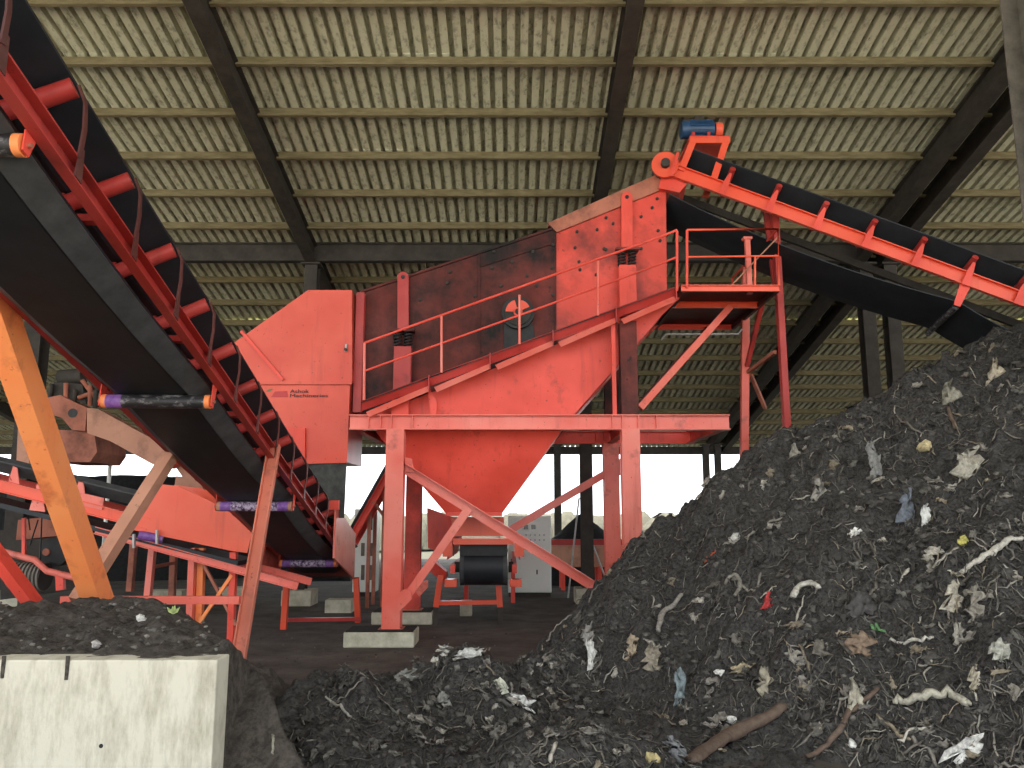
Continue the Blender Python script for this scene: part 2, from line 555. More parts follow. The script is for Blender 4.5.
# far dark heaps
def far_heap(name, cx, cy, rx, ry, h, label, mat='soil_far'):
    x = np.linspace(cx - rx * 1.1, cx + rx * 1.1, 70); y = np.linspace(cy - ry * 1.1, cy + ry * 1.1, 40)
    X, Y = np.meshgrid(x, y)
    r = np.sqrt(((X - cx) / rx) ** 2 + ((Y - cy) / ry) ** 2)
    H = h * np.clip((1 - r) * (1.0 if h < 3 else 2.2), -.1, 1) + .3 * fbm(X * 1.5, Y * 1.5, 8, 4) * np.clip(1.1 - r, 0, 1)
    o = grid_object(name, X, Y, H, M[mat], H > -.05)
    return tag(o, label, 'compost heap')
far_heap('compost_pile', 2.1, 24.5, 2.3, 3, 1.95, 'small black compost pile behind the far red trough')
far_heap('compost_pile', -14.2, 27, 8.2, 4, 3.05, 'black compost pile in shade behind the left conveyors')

# ================================================================== CONVEYORS
class Conv:
    def __init__(self, root, T, H):
        self.root, self.T = root, Vector(T)
        self.len = (Vector(H) - self.T).length
        self.d = (Vector(H) - self.T).normalized()
        self.u = self.d.cross(Vector((0, 0, 1))).normalized()
        self.w = self.u.cross(self.d)
    def L(self, s, u, w):
        return self.T + self.d * s + self.u * u + self.w * w
    def stringers(self, half, h, mat, s0=0, s1=None, w=0, flange=.07):
        s1 = s1 or self.len
        for sg in (-1, 1):
            build('side_beam', MB().beam(self.L(s0, sg * half, w), self.L(s1, sg * half, w), csec(flange, h, .012, sg)), mat, self.root)
    def carry(self, c, wing_u, wing_w, w0, mat, s0=0, s1=None, t=.016):
        s1 = s1 or self.len
        up = [(-c - wing_u, wing_w), (-c - .02, .01), (-c, 0), (c, 0), (c + .02, .01), (c + wing_u, wing_w)]
        sect = [(a, b + w0) for a, b in up] + [(a, b + w0 + t) for a, b in up[::-1]]
        return build('carrying_belt', MB().sweep([self.L(s0, 0, 0), self.L(s1, 0, 0)], sect), mat, self.root)
    def ret(self, half, w0, mat, s0=0, s1=None, sag=.0, spans=(), lip=.05, t=.016, flip=1, tilt=0):
        s1 = s1 or self.len
        up = [(-half, lip * .5), (-half * .8, .006), (0, 0), (half * .60, .006), (half, lip)]
        up = [(a * flip, b + tilt * a * flip) for a, b in up]
        sect = [(a, b) for a, b in up] + [(a, b + t) for a, b in up[::-1]]
        n = 40
        path = []
        for i in range(n + 1):
            s = s0 + (s1 - s0) * i / n
            g = 0
            for a, b in zip(spans[:-1], spans[1:]):
                if a <= s <= b:
                    q = (s - a) / (b - a)
                    g = sag * 4 * q * (1 - q)
            path.append(self.L(s, 0, w0 - g))
        return build('return_belt', MB().sweep(path, sect, smooth=False), mat, self.root)

# ---- conveyor A : the big one overhead on the left
cA = thing('inclined_conveyor', (-3.2, 9, 0), 'long inclined belt conveyor rising toward the upper left corner, maroon side beams', 'conveyor')
A = Conv(cA, (-3.385, 15.25, 3.05 - .270 * 8.45), (-2.87, 2.4, 3.05 + .262 * 4.4))
def sA(D):
    return (D - A.T.y) / A.d.y
A.stringers(.475, .14, M['maroon'], sA(14.4))
A.carry(.17, .33, .20, .27, M['rubber'], .15)
A.ret(.41, -.15, M['rubber'], .2, None, .05, [sA(14.6), sA(13.3), sA(10.0), sA(6.8), sA(3.6)], .10, flip=1 if A.u.x > 0 else -1)
M['strap'] = paint('dark_strap', (.10, .03, .025), lo=.5, hi=.9)
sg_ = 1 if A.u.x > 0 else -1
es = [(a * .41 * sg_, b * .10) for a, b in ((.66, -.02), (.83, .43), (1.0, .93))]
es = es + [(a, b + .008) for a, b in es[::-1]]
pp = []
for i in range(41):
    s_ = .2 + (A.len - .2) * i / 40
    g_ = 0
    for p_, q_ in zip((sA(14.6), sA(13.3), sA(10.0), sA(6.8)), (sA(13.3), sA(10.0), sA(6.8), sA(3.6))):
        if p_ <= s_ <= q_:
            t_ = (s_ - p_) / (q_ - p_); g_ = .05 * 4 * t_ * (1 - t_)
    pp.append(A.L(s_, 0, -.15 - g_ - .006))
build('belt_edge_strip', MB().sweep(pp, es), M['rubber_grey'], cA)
def idler(cv, s, mat, strapmat, r=.055, half=.475, bar=True):
    idl = bpy.data.objects.new('idler_set', None)
    C.objects.link(idl)
    idl.parent = cv.root
    o = cv.L(s, 0, 0)
    idl.location = o - cv.root.location
    for sg in (-1, 1):
        build('roller', MB().rod(cv.L(s, sg * .14, .17), cv.L(s, sg * .54, .38), r, 14), mat, idl)
        build('strap', MB().sweep([cv.L(s, sg * .56, .40), cv.L(s - .06, sg * .585, .33), cv.L(s - .13, sg * .575, .20), cv.L(s - .19, sg * .55, .06)], rect(.012, .035), up=cv.d), strapmat, idl)
        build('gusset', MB().prism([cv.L(s - .27, sg * .552, -.06), cv.L(s - .19, sg * .552, -.06), cv.L(s - .18, sg * .552, .13), cv.L(s - .22, sg * .552, .13)], cv.u * .01), strapmat, idl)
    build('roller', MB().rod(cv.L(s, -.16, .205), cv.L(s, .16, .205), r, 14), mat, idl)
    if bar:
        build('cross_angle', MB().beam(cv.L(s + .12, -half, -.02), cv.L(s + .12, half, -.02), lsec(.05, .05, .008), up=cv.w), mat, idl)
for k in range(-2, 12):
    idler(A, sA(4.70 + .76 * k), M['maroon'], M['strap'], bar=k % 2 == 0)
def return_roller(cv, s, w, half, r, mats, parent):
    g = bpy.data.objects.new('return_roller', None)
    C.objects.link(g)
    g.parent = parent
    g.location = cv.L(s, 0, w) - parent.location
    cuts = [-half, -half * .91, -half * .62, half * .62, half * .91, half]
    names = ['end_cap', 'printed_band', 'roller_shell', 'printed_band', 'end_cap']
    for k in range(5):
        rr = r * (1.0 if k != 2 else .995)
        build(names[k], MB().rod(cv.L(s, cuts[k], w), cv.L(s, cuts[k + 1], w), rr, 20), M[mats[k]], g)
    build('shaft', MB().rod(cv.L(s, -half - .04, w), cv.L(s, half + .04, w), .014), M['rust'], g)
    for sg in (-1, 1):
        build('hanger', MB().prism([cv.L(s - .03, sg * (half + .012), w - .05), cv.L(s + .03, sg * (half + .012), w - .05), cv.L(s + .05, sg * (half + .012), -.07), cv.L(s - .05, sg * (half + .012), -.07)], cv.u * (.008 * sg)), M['red'], g)
    return g
return_roller(A, sA(6.85), -.21, .455, .060, ['orange', 'worn', 'worn', 'purple', 'orange'], cA)
return_roller(A, sA(10.05), -.21, .455, .060, ['tan', 'purple', 'print', 'purple', 'tan'], cA)
return_roller(A, sA(13.35), -.21, .455, .060, ['orange', 'purple', 'print', 'purple', 'orange'], cA)
return_roller(A, sA(3.82), -.13, .455, .060, ['orange', 'worn', 'worn', 'purple', 'orange'], cA)
# tail drum and loading skirts
build('tail_drum', MB().rod(A.L(.25, -.43, .02), A.L(.25, .43, .02), .20, 24), M['rubber_grey'], cA)
for sg, x in ((1, -2.70), (-1, -3.95)):
    pts = [P(334, 505, 12.3), P(351, 534, 13.9), P(352, 579, 13.9), P(335, 558, 12.3)]
    build('skirt_plate', MB().prism([(x, p.y, p.z) for p in pts], (.03, 0, 0)), M['red_pink'], cA)
build('skirt_back', MB().prism([(-3.86, 13.9, 1.5), (-2.83, 13.9, 1.5), (-2.83, 14.2, .8), (-3.86, 14.2, .8)], (0, .03, 0)), M['red_soot'], cA)
build('skirt_cap', MB().box((-2.70, 12.3, 2.0), (.14, .1, .14)), M['red'], cA)
# legs
def leg(root, A_, B_, w, h, mat, name='leg', up=(1, 0, 0), sect=None):
    return build(name, MB().beam(A_, B_, sect or rect(w, h), up=up), mat, root)
def to_floor(a, b, z=-.05):
    return a + (b - a) * ((z - a.z) / (b.z - a.z))
a = P(-9, 291, 5.4)
a = a + (a - P(98, 600, 7.3)) * .06
build('leg_bracket', MB().box((a.x + .10, a.y + .02, a.z - .10), (.34, .30, .16)), M['maroon'], cA)
leg(cA, a, to_floor(a, P(98, 600, 7.3)), .20, .17, M['orange'])
leg(cA, P(77, 602, 7.4), P(170, 456, 8.35), .13, .12, M['tan'])
a = P(275, 447, 8.75)
leg(cA, a, to_floor(a, P(239, 662, 7.9)), .11, .07, M['leg_brown'], sect=csec(.07, .13, .012, 1))
leg(cA, P(-130, 390, 6.8), P(40, 612, 7.6), .13, .1, M['red'], 'brace')
q = P(62, 600, 7.62); q2 = P(240, 600, 7.62)
leg(cA, q, q2, .07, .07, M['red_pink'], 'tie_bar', up=(0, 0, 1))
leg(cA, P(356, 578, 14.0), P(358, 622, 14.2), .09, .09, M['red_clean'])
leg(cA, P(287, 580, 13.6), P(283, 636, 13.6), .10, .09, M['red_clean'])
leg(cA, P(285, 620, 13.7), P(360, 619, 13.9), .06, .06, M['maroon'], 'tie_bar', up=(0, 0, 1))

# ---- conveyor B : low one on the left, behind
cB = thing('low_conveyor', (-6.5, 12.2, 0), 'low belt conveyor with red trough sides crossing behind the orange leg', 'conveyor')
DB = 12.0
Bv = Conv(cB, P(262, 560, DB + .25), P(-60, 478, DB + .25))
half = .40
for sg, dy, mt in ((1, 0, 'red_clean'), (-1, .8, 'red')):
    a, b = P(-270, 416, DB), P(150, 524, DB)
    build('side_beam', MB().beam((a.x, DB + dy, a.z), (b.x, DB + dy, b.z), csec(.06, .17, .014, 1)), M[mt], cB)
    a, b = P(96, 530, DB + .02), P(298, 586, DB + .02)
    build('lower_beam', MB().beam((a.x, DB + dy + .02, a.z), (b.x, DB + dy + .02, b.z), csec(.06, .11, .012, 1)), M['red_pink'], cB)
    tr = [P(149, 483, DB - .05), P(178, 486, DB - .05), P(251, 520, DB - .05), P(252, 534, DB - .05), P(247, 553, DB - .05), P(232, 551, DB - .05), P(133, 530, DB - .05)]
    build('trough_side', MB().prism([(p.x, p.y + dy * 1.1, p.z) for p in tr], (0, .02, 0)), M['red_clean'], cB)
sec = [(-.40, .16), (-.2, 0), (.2, 0), (.40, .16), (.40, .18), (.2, .02), (-.2, .02), (-.40, .18)]
a, b = P(-270, 404, DB + .4), P(240, 530, DB + .4)
build('carrying_belt', MB().sweep([a, b], sec), M['rubber_grey'], cB)
a, b = P(-270, 436, DB + .36), P(246, 562, DB + .36)
build('return_belt', MB().beam(a, b, rect(.75, .07)), M['rubber'], cB)
for (x0, y0) in ((14, 470), (38, 488), (80, 484), (-30, 460)):
    i = bpy.data.objects.new('idler_set', None)
    C.objects.link(i); i.parent = cB
    o = P(x0, y0, DB); i.location = o - cB.location
    build('bracket', MB().prism([P(x0 - 9, y0 + 22, DB), P(x0 + 7, y0 + 24, DB), P(x0 + 3, y0 - 2, DB), P(x0 - 1, y0 - 4, DB)], (0, .02, 0)), M['red_pink'], i)
    build('roller', MB().rod(P(x0, y0 + 8, DB + .02), P(x0, y0 + 16, DB + .35), .05, 12), M['maroon'], i)
build('guard_plate', MB().prism([P(82, 493, DB - .04), P(104, 498, DB - .04), P(102, 510, DB - .04), P(80, 505, DB - .04)], (0, .015, 0)), M['red_pink'], cB)
g = bpy.data.objects.new('return_roller', None)
C.objects.link(g); g.parent = cB; g.location = P(150, 537, DB - .1) - cB.location
build('roller_shell', MB().rod(P(139, 535, DB - .1), P(163, 539, DB + .0), .065, 16), M['purple'], g)
for (xx, yy) in ((134, 541), (157, 537)):
    build('hanger', MB().beam(P(xx, yy - 7, DB - .12), P(xx, yy + 7, DB - .12), rect(.05, .03)), M['steel'], g)
for (x0, y0, x1, y1, mt, dd) in ((193, 548, 190, 630, 'red_pink', 0), (202, 548, 199, 640, 'orange', .1), (234, 552, 231, 640, 'red', 0), (153, 545, 147, 605, 'red_pink', .6), (174, 548, 172, 598, 'rust', 1.5), (134, 540, 130, 590, 'rust', 1.6)):
    p0, p1 = P(x0, y0, DB + .15 + dd), P(x1, y1, DB + .15 + dd)
    p1.z = 0 if dd < .3 else max(p1.z, 0)
    leg(cB, p0, (p1.x, p1.y, p1.z - .02), .11, .09, M[mt])
leg(cB, P(232, 575, DB + .1), P(200, 622, DB + .1), .05, .05, M['orange'], 'brace')
leg(cB, P(204, 565, DB + .12), P(236, 625, DB + .12), .05, .04, M['rust'], 'brace')
leg(cB, P(148, 568, DB + .75), P(174, 563, DB + 1.6), .05, .04, M['rust'], 'brace')

# ---- conveyor F : feeds the top of the screen from the right
cF = thing('feed_conveyor', P(850, 240, 12.7) * 1.0, 'inclined feed conveyor with bright red beam descending from screen top to the heap', 'conveyor')
cF.location.z = 0
F = Conv(cF, P(1110, 346, 12.3), P(668, 181, 13.1))
LF = F.len
NEAR = 1 if F.u.y < 0 else -1        # sign of u that faces the camera
for sg in (-1, 1):
    build('side_beam', MB().beam(F.L(0, sg * .45, 0), F.L(LF, sg * .45, 0), csec(.08, .22 if sg == NEAR else .12, .014, sg)), M['red_clean'] if sg == NEAR else M['steel_dark'], cF)
F.carry(.17, .30, .22, .24, M['rubber'], 0, LF - .1)
F.ret(.46, -.52, M['rubber'], 0, LF - .15, .16, [0, LF * .33, LF], .03, tilt=.26 * NEAR)
for k in range(10):
    s = LF - .95 - k * .80
    i = bpy.data.objects.new('idler_set', None)
    C.objects.link(i); i.parent = cF
    i.location = F.L(s, 0, 0) - cF.location
    for sg in (-1, 1):
        if sg == NEAR:
            build('bracket', MB().prism([F.L(s - .06, sg * .53, -.12), F.L(s + .06, sg * .53, -.12), F.L(s + .05, sg * .53, .13), F.L(s + .02, sg * .53, .27), F.L(s - .02, sg * .53, .27), F.L(s - .04, sg * .53, .13)], F.u * (.015 * sg)), M['red'], i)
        build('roller', MB().rod(F.L(s, sg * .14, .17), F.L(s, sg * .50, .38), .05, 12), M['maroon'], i)
    build('roller', MB().rod(F.L(s, -.15, .19), F.L(s, .15, .19), .05, 12), M['maroon'], i)
build('return_roller', MB().rod(F.L(LF * .33, NEAR * .45, -.47), F.L(LF * .33, -NEAR * .45, -.71), .05, 14), M['worn'], cF)
build('hanger', MB().prism([F.L(LF * .33 - .05, NEAR * .47, -.46), F.L(LF * .33 + .05, NEAR * .47, -.46), F.L(LF * .33 + .08, NEAR * .47, -.1), F.L(LF * .33 - .08, NEAR * .47, -.1)], F.u * (.015 * NEAR)), M['red'], cF)
# head pulley
pc = F.L(LF + .10, 0, .02)
hpul = build('head_pulley', MB().rod(pc - F.u * .42, pc + F.u * .42, .20, 28), M['rubber_grey'], cF)
pn = pc + F.u * (NEAR * .50)
build('pulley_disc', MB().rod(pn, pn + F.u * (NEAR * .05), .225, 32), M['red_clean'], cF)
build('bearing', MB().rod(pn + F.u * (NEAR * .05), pn + F.u * (NEAR * .14), .075, 16), M['steel_dark'], cF)
build('take_up_bar', MB().beam(F.L(LF - .08, NEAR * .60, -.16), F.L(LF - .02, NEAR * .60, .26), rect(.05, .05), up=F.u), M['red'], cF)
build('head_chute', MB().prism([F.L(LF - .35, NEAR * .44, -.12), F.L(LF + .1, NEAR * .44, -.10), F.L(LF + .05, NEAR * .44, -.36), F.L(LF - .3, NEAR * .44, -.30)], F.u * (-NEAR * .8)), M['red'], cF)
# motor bridge over the head
mt = bpy.data.objects.new('motor_stand', None)
C.objects.link(mt); mt.parent = cF; mt.location = P(702, 150, 12.8) - cF.location
for dd in (12.62, 13.55):
    t0, t1 = P(681, 171, dd), P(693, 141, dd)
    t2, t3 = P(713, 181, dd), P(726, 141, dd)
    if dd > 13:
        sh = (P(684, 165, 12.62) - t0); sh.y = 0
        t0, t1, t2, t3 = (t + sh for t in (t0, t1, t2, t3))
    build('post', MB().beam(t0, t1, rect(.11, .07), up=(0, 1, 0)), M['red_clean'], mt)
    build('post', MB().beam(t2, t3, rect(.11, .07), up=(0, 1, 0)), M['red_clean'], mt)
    build('crossbar', MB().beam(t1 + V(-.06, 0, 0), t3 + V(.06, 0, 0), rect(.08, .10)), M['red_clean'], mt)
a = P(693, 141, 12.62)
build('motor_plate', MB().box((a.x + .27, 13.08, a.z + .06), (.66, 1.0, .03)), M['red'], mt)
mo_ = bpy.data.objects.new('drive_motor', None)
C.objects.link(mo_); mo_.parent = cF
mc0, mc1 = P(681, 130, 12.8), P(713, 130, 12.8)
mo_.location = mc0.lerp(mc1, .5) - cF.location
ml = build('motor_body', MB().rod(mc0 + V(.10, 0, 0), mc1, .145, 24), M['blue'], mo_)
build('fan_cover', MB().rod(mc0, mc0 + V(.11, 0, 0), .155, 24), M['blue'], mo_)
fins = MB()
for k in range(18):
    a_ = k * math.tau / 18
    dv = V(0, math.cos(a_), math.sin(a_)) * .155
    fins.beam(mc0 + V(.13, 0, 0) + dv, mc1 - V(.02, 0, 0) + dv, rect(.008, .03), up=dv)
build('cooling_fin', fins, M['blue'], mo_, kind='stuff')
build('terminal_box', MB().box(mc0.lerp(mc1, .55) + V(0, -.02, .17), (.16, .16, .09)), M['steel_dark'], mo_)
build('drive_guard', MB().rod(mc1 + V(.03, 0, 0), mc1 + V(.15, 0, 0), .12, 20), M['red_clean'], mo_)
for dx in (.18, .44):
    build('motor_foot', MB().box(mc0 + V(dx, -.10, -.15), (.05, .07, .10)), M['maroon'], mo_)
# legs of the feed conveyor
leg(cF, P(771, 204, 12.75), P(786, 470, 12.75), .13, .09, M['maroon'], up=(0, 1, 0), sect=csec(.10, .13, .012, 1))
leg(cF, P(765, 204, 12.9), P(776, 290, 12.9), .09, .07, M['maroon'], up=(0, 1, 0))
leg(cF, P(746, 236, 13.9), P(744, 480, 13.9), .13, .11, M['red_pink'], up=(0, 1, 0))
leg(cF, P(748, 372, 13.85), P(775, 352, 12.85), .06, .06, M['rust'], 'brace', up=(0, 0, 1))
leg(cF, P(763, 300, 13.0), P(747, 366, 13.8), .07, .06, M['maroon'], 'brace', up=(0, 0, 1))
leg(cF, P(751, 375, 14.0), P(765, 408, 14.4), .06, .06, M['rust'], 'brace', up=(0, 0, 1))

# ================================================================== SCREENING PLANT
DF, DR = 12.1, 14.5
XL, XR = -1.755, 1.785
Z_B0, Z_B1 = P(400, 430, DF).z, P(400, 415, DF).z       # main frame beams
# ---- concrete blocks under the columns
def plinth(x, D, sx, sy, h, label):
    o = build('concrete_plinth', MB().box((x, D, h / 2), (sx, sy, h)), M['concrete_grey'], base=True)
    bevel(o, .015)
    build('soil_cover', MB().box((x, D, h + .006), (sx - .05, sy - .04, .014)), M['soil_far'], o)
    tag(o, label, 'plinth', 'plinths under the red frame')
a, b = P(343, 646, 11.75), P(414, 646, 11.75)
plinth((a.x + b.x) / 2, 12.05, b.x - a.x, .62, .21, 'grey concrete plinth under the front left red column')
a, b = P(371, 622, 14.15), P(432, 622, 14.15)
plinth((a.x + b.x) / 2, 14.5, b.x - a.x, .7, .20, 'grey concrete plinth under the rear left red column')
plinth(XR, 12.1, .9, .6, .2, 'concrete plinth buried at the heap edge, under front right column')
plinth(XR, 14.5, .9, .6, .2, 'concrete plinth behind the heap, under rear right column')

fr = thing('support_frame', (0, 13.3, 0), 'faded red steel frame of columns and beams carrying the screen', 'frame')
for (x, D, mt) in ((XL, DF, 'red_pink'), (XR, DF, 'red_pink'), (XL, DR, 'red_mid'), (XR, DR, 'red_pink')):
    c = build('column', MB().beam((x, D, .21), (x, D, Z_B0), isec(.27, .25, .018, .014), up=(0, 1, 0)), M[mt], fr)
    build('base_plate', MB().box((x, D, .215), (.36, .34, .02)), M['rust'], c)
x0, x1 = P(350, 422, DF).x, P(729, 422, DF).x
for D, mt in ((DF, 'red_pink'), (DR, 'red')):
    bm_ = build('main_beam', MB().beam((x0, D, (Z_B0 + Z_B1) / 2), (x1, D, (Z_B0 + Z_B1) / 2), isec(.16, Z_B1 - Z_B0, .016, .012)), M[mt], fr)
    for px in (369, 381, 392, 413, 612, 622, 638, 656):
        xx = P(px, 422, DF).x
        build('stiffener', MB().box((xx, D, (Z_B0 + Z_B1) / 2), (.012, .155, Z_B1 - Z_B0 - .033)), M[mt], bm_)
for x in (x0 + .08, XL, XR, x1 - .08):
    build('cross_beam', MB().beam((x, DF + .07, (Z_B0 + Z_B1) / 2), (x, DR - .07, (Z_B0 + Z_B1) / 2), isec(.12, Z_B1 - Z_B0 - .01, .014, .012)), M['red_mid'], fr)
# upper posts standing on the beam up to the walkway
for (pl, pr, pt, mt) in ((621, 638, 322, 'red_soot'), (392, 409, 400, 'red')):
    a, b = P(pl, 415, DF + .12), P(pr, 415, DF + .12)
    t = P(pl, pt, DF + .12)
    build('upper_post', MB().beam(((a.x + b.x) / 2, DF + .14, Z_B1), ((a.x + b.x) / 2, DF + .14, t.z), isec(b.x - a.x, .2, .016, .012), up=(0, 1, 0)), M[mt], fr)
    build('upper_post', MB().beam(((a.x + b.x) / 2, DR - .14, Z_B1), ((a.x + b.x) / 2, DR - .14, t.z), isec(b.x - a.x, .2, .016, .012), up=(0, 1, 0)), M[mt], fr)
a = P(615, 412, 12.06); b = P(615, 322, 12.06)
build('upper_post', MB().beam((a.x, 12.1, Z_B1), (a.x, 12.1, b.z), rect(.06, .06), up=(0, 1, 0)), M['red'], fr)
# raking braces with gusset plates
build('brace', MB().beam(P(404, 462, 12.16), P(600, 584, 12.16), lsec(.15, .15, .012, 1, 1), up=(0, -1, 0)), M['red_pink'], fr)
build('brace', MB().beam(P(402, 604, 12.02), P(469, 508, 12.02), rect(.12, .06), up=(0, 1, 0)), M['red_pink'], fr)
build('brace', MB().beam(P(505, 533, 14.4), P(620, 465, 14.45), rect(.13, .07), up=(0, 1, 0)), M['red_pink'], fr)
build('gusset_plate', MB().prism([P(395, 612, 11.93), P(399, 594, 11.93), P(404, 589, 11.93), P(411, 591, 11.93), P(412, 599, 11.93), P(397, 614, 11.93)], (0, .02, 0)), M['red_pink'], fr)
build('gusset_plate', MB().prism([P(416, 592, 13.3), P(421, 582, 13.3), P(428, 580, 13.3), P(428, 587, 13.3), P(419, 597, 13.3)], (0, .02, 0)), M['red_pink'], fr)
build('gusset_plate', MB().prism([P(604, 470, 14.38), P(610, 463, 14.38), P(622, 458, 14.38), P(624, 474, 14.38), P(612, 478, 14.38)], (0, .02, 0)), M['red_pink'], fr)
build('gusset_plate', MB().prism([P(405, 457, 12.1), P(412, 459, 12.1), P(414, 472, 12.1), P(405, 472, 12.1)], (0, .02, 0)), M['red_pink'], fr)

# ---- collecting funnel below the screen
fu = thing('collecting_funnel', (-.1, 13.3, .9), 'large bright red tapering funnel hanging under the vibrating screen', 'funnel')
D1, D2 = 12.36, 14.25
build('front_apron', MB().prism([P(376, 414, D1), P(430, 393, D1), P(682, 296, D1), P(661, 316, D1), P(566, 424, D1), P(388, 424, D1)], (0, .015, 0)), M['red'], fu)
ap = [P(376, 414, D1), P(430, 393, D1), P(682, 296, D1), P(661, 316, D1), P(566, 424, D1), P(388, 424, D1)]
build('rear_apron', MB().prism([(p.x, D2, p.z) for p in ap], (0, .015, 0)), M['red'], fu)
pa, pb = P(661, 316, D1), P(566, 426, D1)
build('slope_plate', MB().prism([pa, pb, (pb.x, D2, pb.z), (pa.x, D2, pa.z)], (.012, 0, .006)), M['red'], fu)
e0, e1 = P(370, 424, D1), P(566, 424, D1)
g0, g1 = P(447, 514, 12.95), P(501, 514, 12.95)
top = [e0, e1, V(e1.x, D2, e1.z), V(e0.x, D2, e0.z)]
bot = [g0, g1, V(g1.x, 13.75, g1.z), V(g0.x, 13.75, g0.z)]
for i, nm in enumerate(('front_plate', 'side_plate', 'rear_plate', 'side_plate')):
    j = (i + 1) % 4
    build(nm, MB().prism([top[i], top[j], bot[j], bot[i]], (0, .012, 0) if i in (0, 2) else (-.012, 0, 0)), M['red'], fu)
build('outlet_rim', MB().sweep([bot[0], bot[1], bot[2], bot[3], bot[0]], rect(.04, .06)), M['red'], fu)
build('support_tab', MB().prism([P(427, 384, 12.2), P(437, 402, 12.2), P(436, 416, 12.2), P(431, 416, 12.2)], (0, .02, 0)), M['red'], fu)

# ---- vibrating screen box
sc = thing('vibrating_screen', (0, 13.4, 3.4), 'sooty red inclined vibrating screen box above the funnel', 'vibrating screen')
DN, DB2 = 12.80, 14.15
def side(pts, nm, mt, both=True):
    o = build(nm, MB().prism([P(x, y, DN) for x, y in pts], (0, .02, 0)), M[mt], sc)
    if both:
        build(nm, MB().prism([V(P(x, y, DN).x, DB2, P(x, y, DN).z) for x, y in pts], (0, .02, 0)), M['red_soot'], sc)
    return o
side([(362, 292), (478.5, 253), (478.5, 396), (362, 420)], 'side_panel', 'red_soot')
side([(479.5, 253), (555, 228), (555, 366), (479.5, 396)], 'side_panel', 'red_soot')
side([(556, 231), (666, 188), (667, 305), (556, 366)], 'side_panel', 'red_mid')
for px, y0, y1 in ((479, 252, 395), (555.5, 228, 366)):
    build('seam_strip', MB().beam(P(px, y0, DN - .01), P(px, y1, DN - .01), rect(.028, .03), up=(0, 1, 0)), M['red_soot'], sc)
build('top_edge_angle', MB().beam(P(361, 292, DN - .01), P(555, 228, DN - .01), rect(.05, .035)), M['red_soot'], sc)
build('top_edge_angle', MB().beam(P(481, 266, DN - .01), P(553, 243, DN - .01), rect(.03, .03)), M['red_soot'], sc)
build('top_skirt', MB().prism([P(548, 223, DN - .06), P(655, 175, DN - .06), P(663, 178, DN - .06), P(665, 188, DN - .06), P(557, 232, DN - .06)], (0, .06, 0)), M['rust'], sc)
a, b = P(548, 226, DN), P(662, 180, DN)
build('top_cover', MB().prism([(a.x, DN, a.z), (b.x, DN, b.z), (b.x, DB2, b.z), (a.x, DB2, a.z)], (0, 0, .02)), M['rust'], sc)
a, b = P(364, 380, DN), P(660, 262, DN)
build('screen_deck', MB().prism([(a.x, DN + .02, a.z), (b.x, DN + .02, b.z), (b.x, DB2, b.z), (a.x, DB2, a.z)], (0, 0, .03)), M['steel_dark'], sc)
build('end_panel', MB().prism([P(666, 190, DN), P(667, 300, DN), V(P(667, 300, DN).x, DB2, P(667, 300, DN).z), V(P(666, 190, DN).x, DB2, P(666, 190, DN).z)], (-.015, 0, 0)), M['red_soot'], sc)
a = P(356.5, 412, 12.62); b = P(356.5, 292, 12.62)
build('end_post', MB().beam((a.x, 12.70, a.z), (a.x, 12.70, b.z), isec(.13, .14, .015, .02), up=(0, 1, 0)), M['maroon'], sc)
# bolts
bolts = [(512, 262), (494, 252), (533, 252), (492, 268), (501, 286), (475, 296), (527, 276), (552, 268), (577, 232), (597, 230), (575, 248), (606, 218), (606, 250), (579, 262), (613, 224), (641, 217), (652, 208), (657, 199),
         (658, 231), (580, 270), (604, 249), (660, 241), (450, 272), (462, 305), (447, 283), (420, 300), (641, 249), (596, 275), (553, 245), (553, 295), (500, 297), (537, 286)]
q = P(*bolts[0], DN)
b0 = build('bolt', MB().rod((q.x, DN - .03, q.z), (q.x, DN, q.z), .026, 8), M['steel_dark'], sc)
for x, y in bolts[1:]:
    o = b0.copy(); C.objects.link(o)
    o.location = b0.location + (P(x, y, DN) - q)
# drive wheel in its dark guard
dc = P(518, 314, DN)
dw = bpy.data.objects.new('drive_wheel', None)
C.objects.link(dw); dw.parent = sc; dw.location = dc - sc.location
build('wheel_rim', MB().rod(dc + V(0, -.10, 0), dc, .265, 32), M['black'], dw)
build('wheel_disc', MB().rod(dc + V(0, -.13, 0), dc + V(0, -.1, 0), .215, 32), M['steel_dark'], dw)
for a0, a1 in ((25, 75), (105, 178)):
    pts = [dc + V(0, -.145, 0)]
    for k in range(9):
        a_ = math.radians(a0 + (a1 - a0) * k / 8)
        pts.append(dc + V(.205 * math.cos(a_), -.145, .205 * math.sin(a_)))
    build('balance_weight', MB().prism(pts, (0, .02, 0)), M['red_clean'], dw)
build('hub_ring', MB().rod(dc + V(0, -.16, 0), dc + V(0, -.13, 0), .075, 24), M['red_clean'], dw)
build('hub', MB().rod(dc + V(0, -.18, 0), dc + V(0, -.13, 0), .05, 20), M['steel_dark'], dw)
build('wheel_bracket', MB().prism([P(504, 322, DN - .02), P(532, 322, DN - .02), P(538, 352, DN - .02), P(504, 352, DN - .02)], (0, .02, 0)), M['black'], sc)
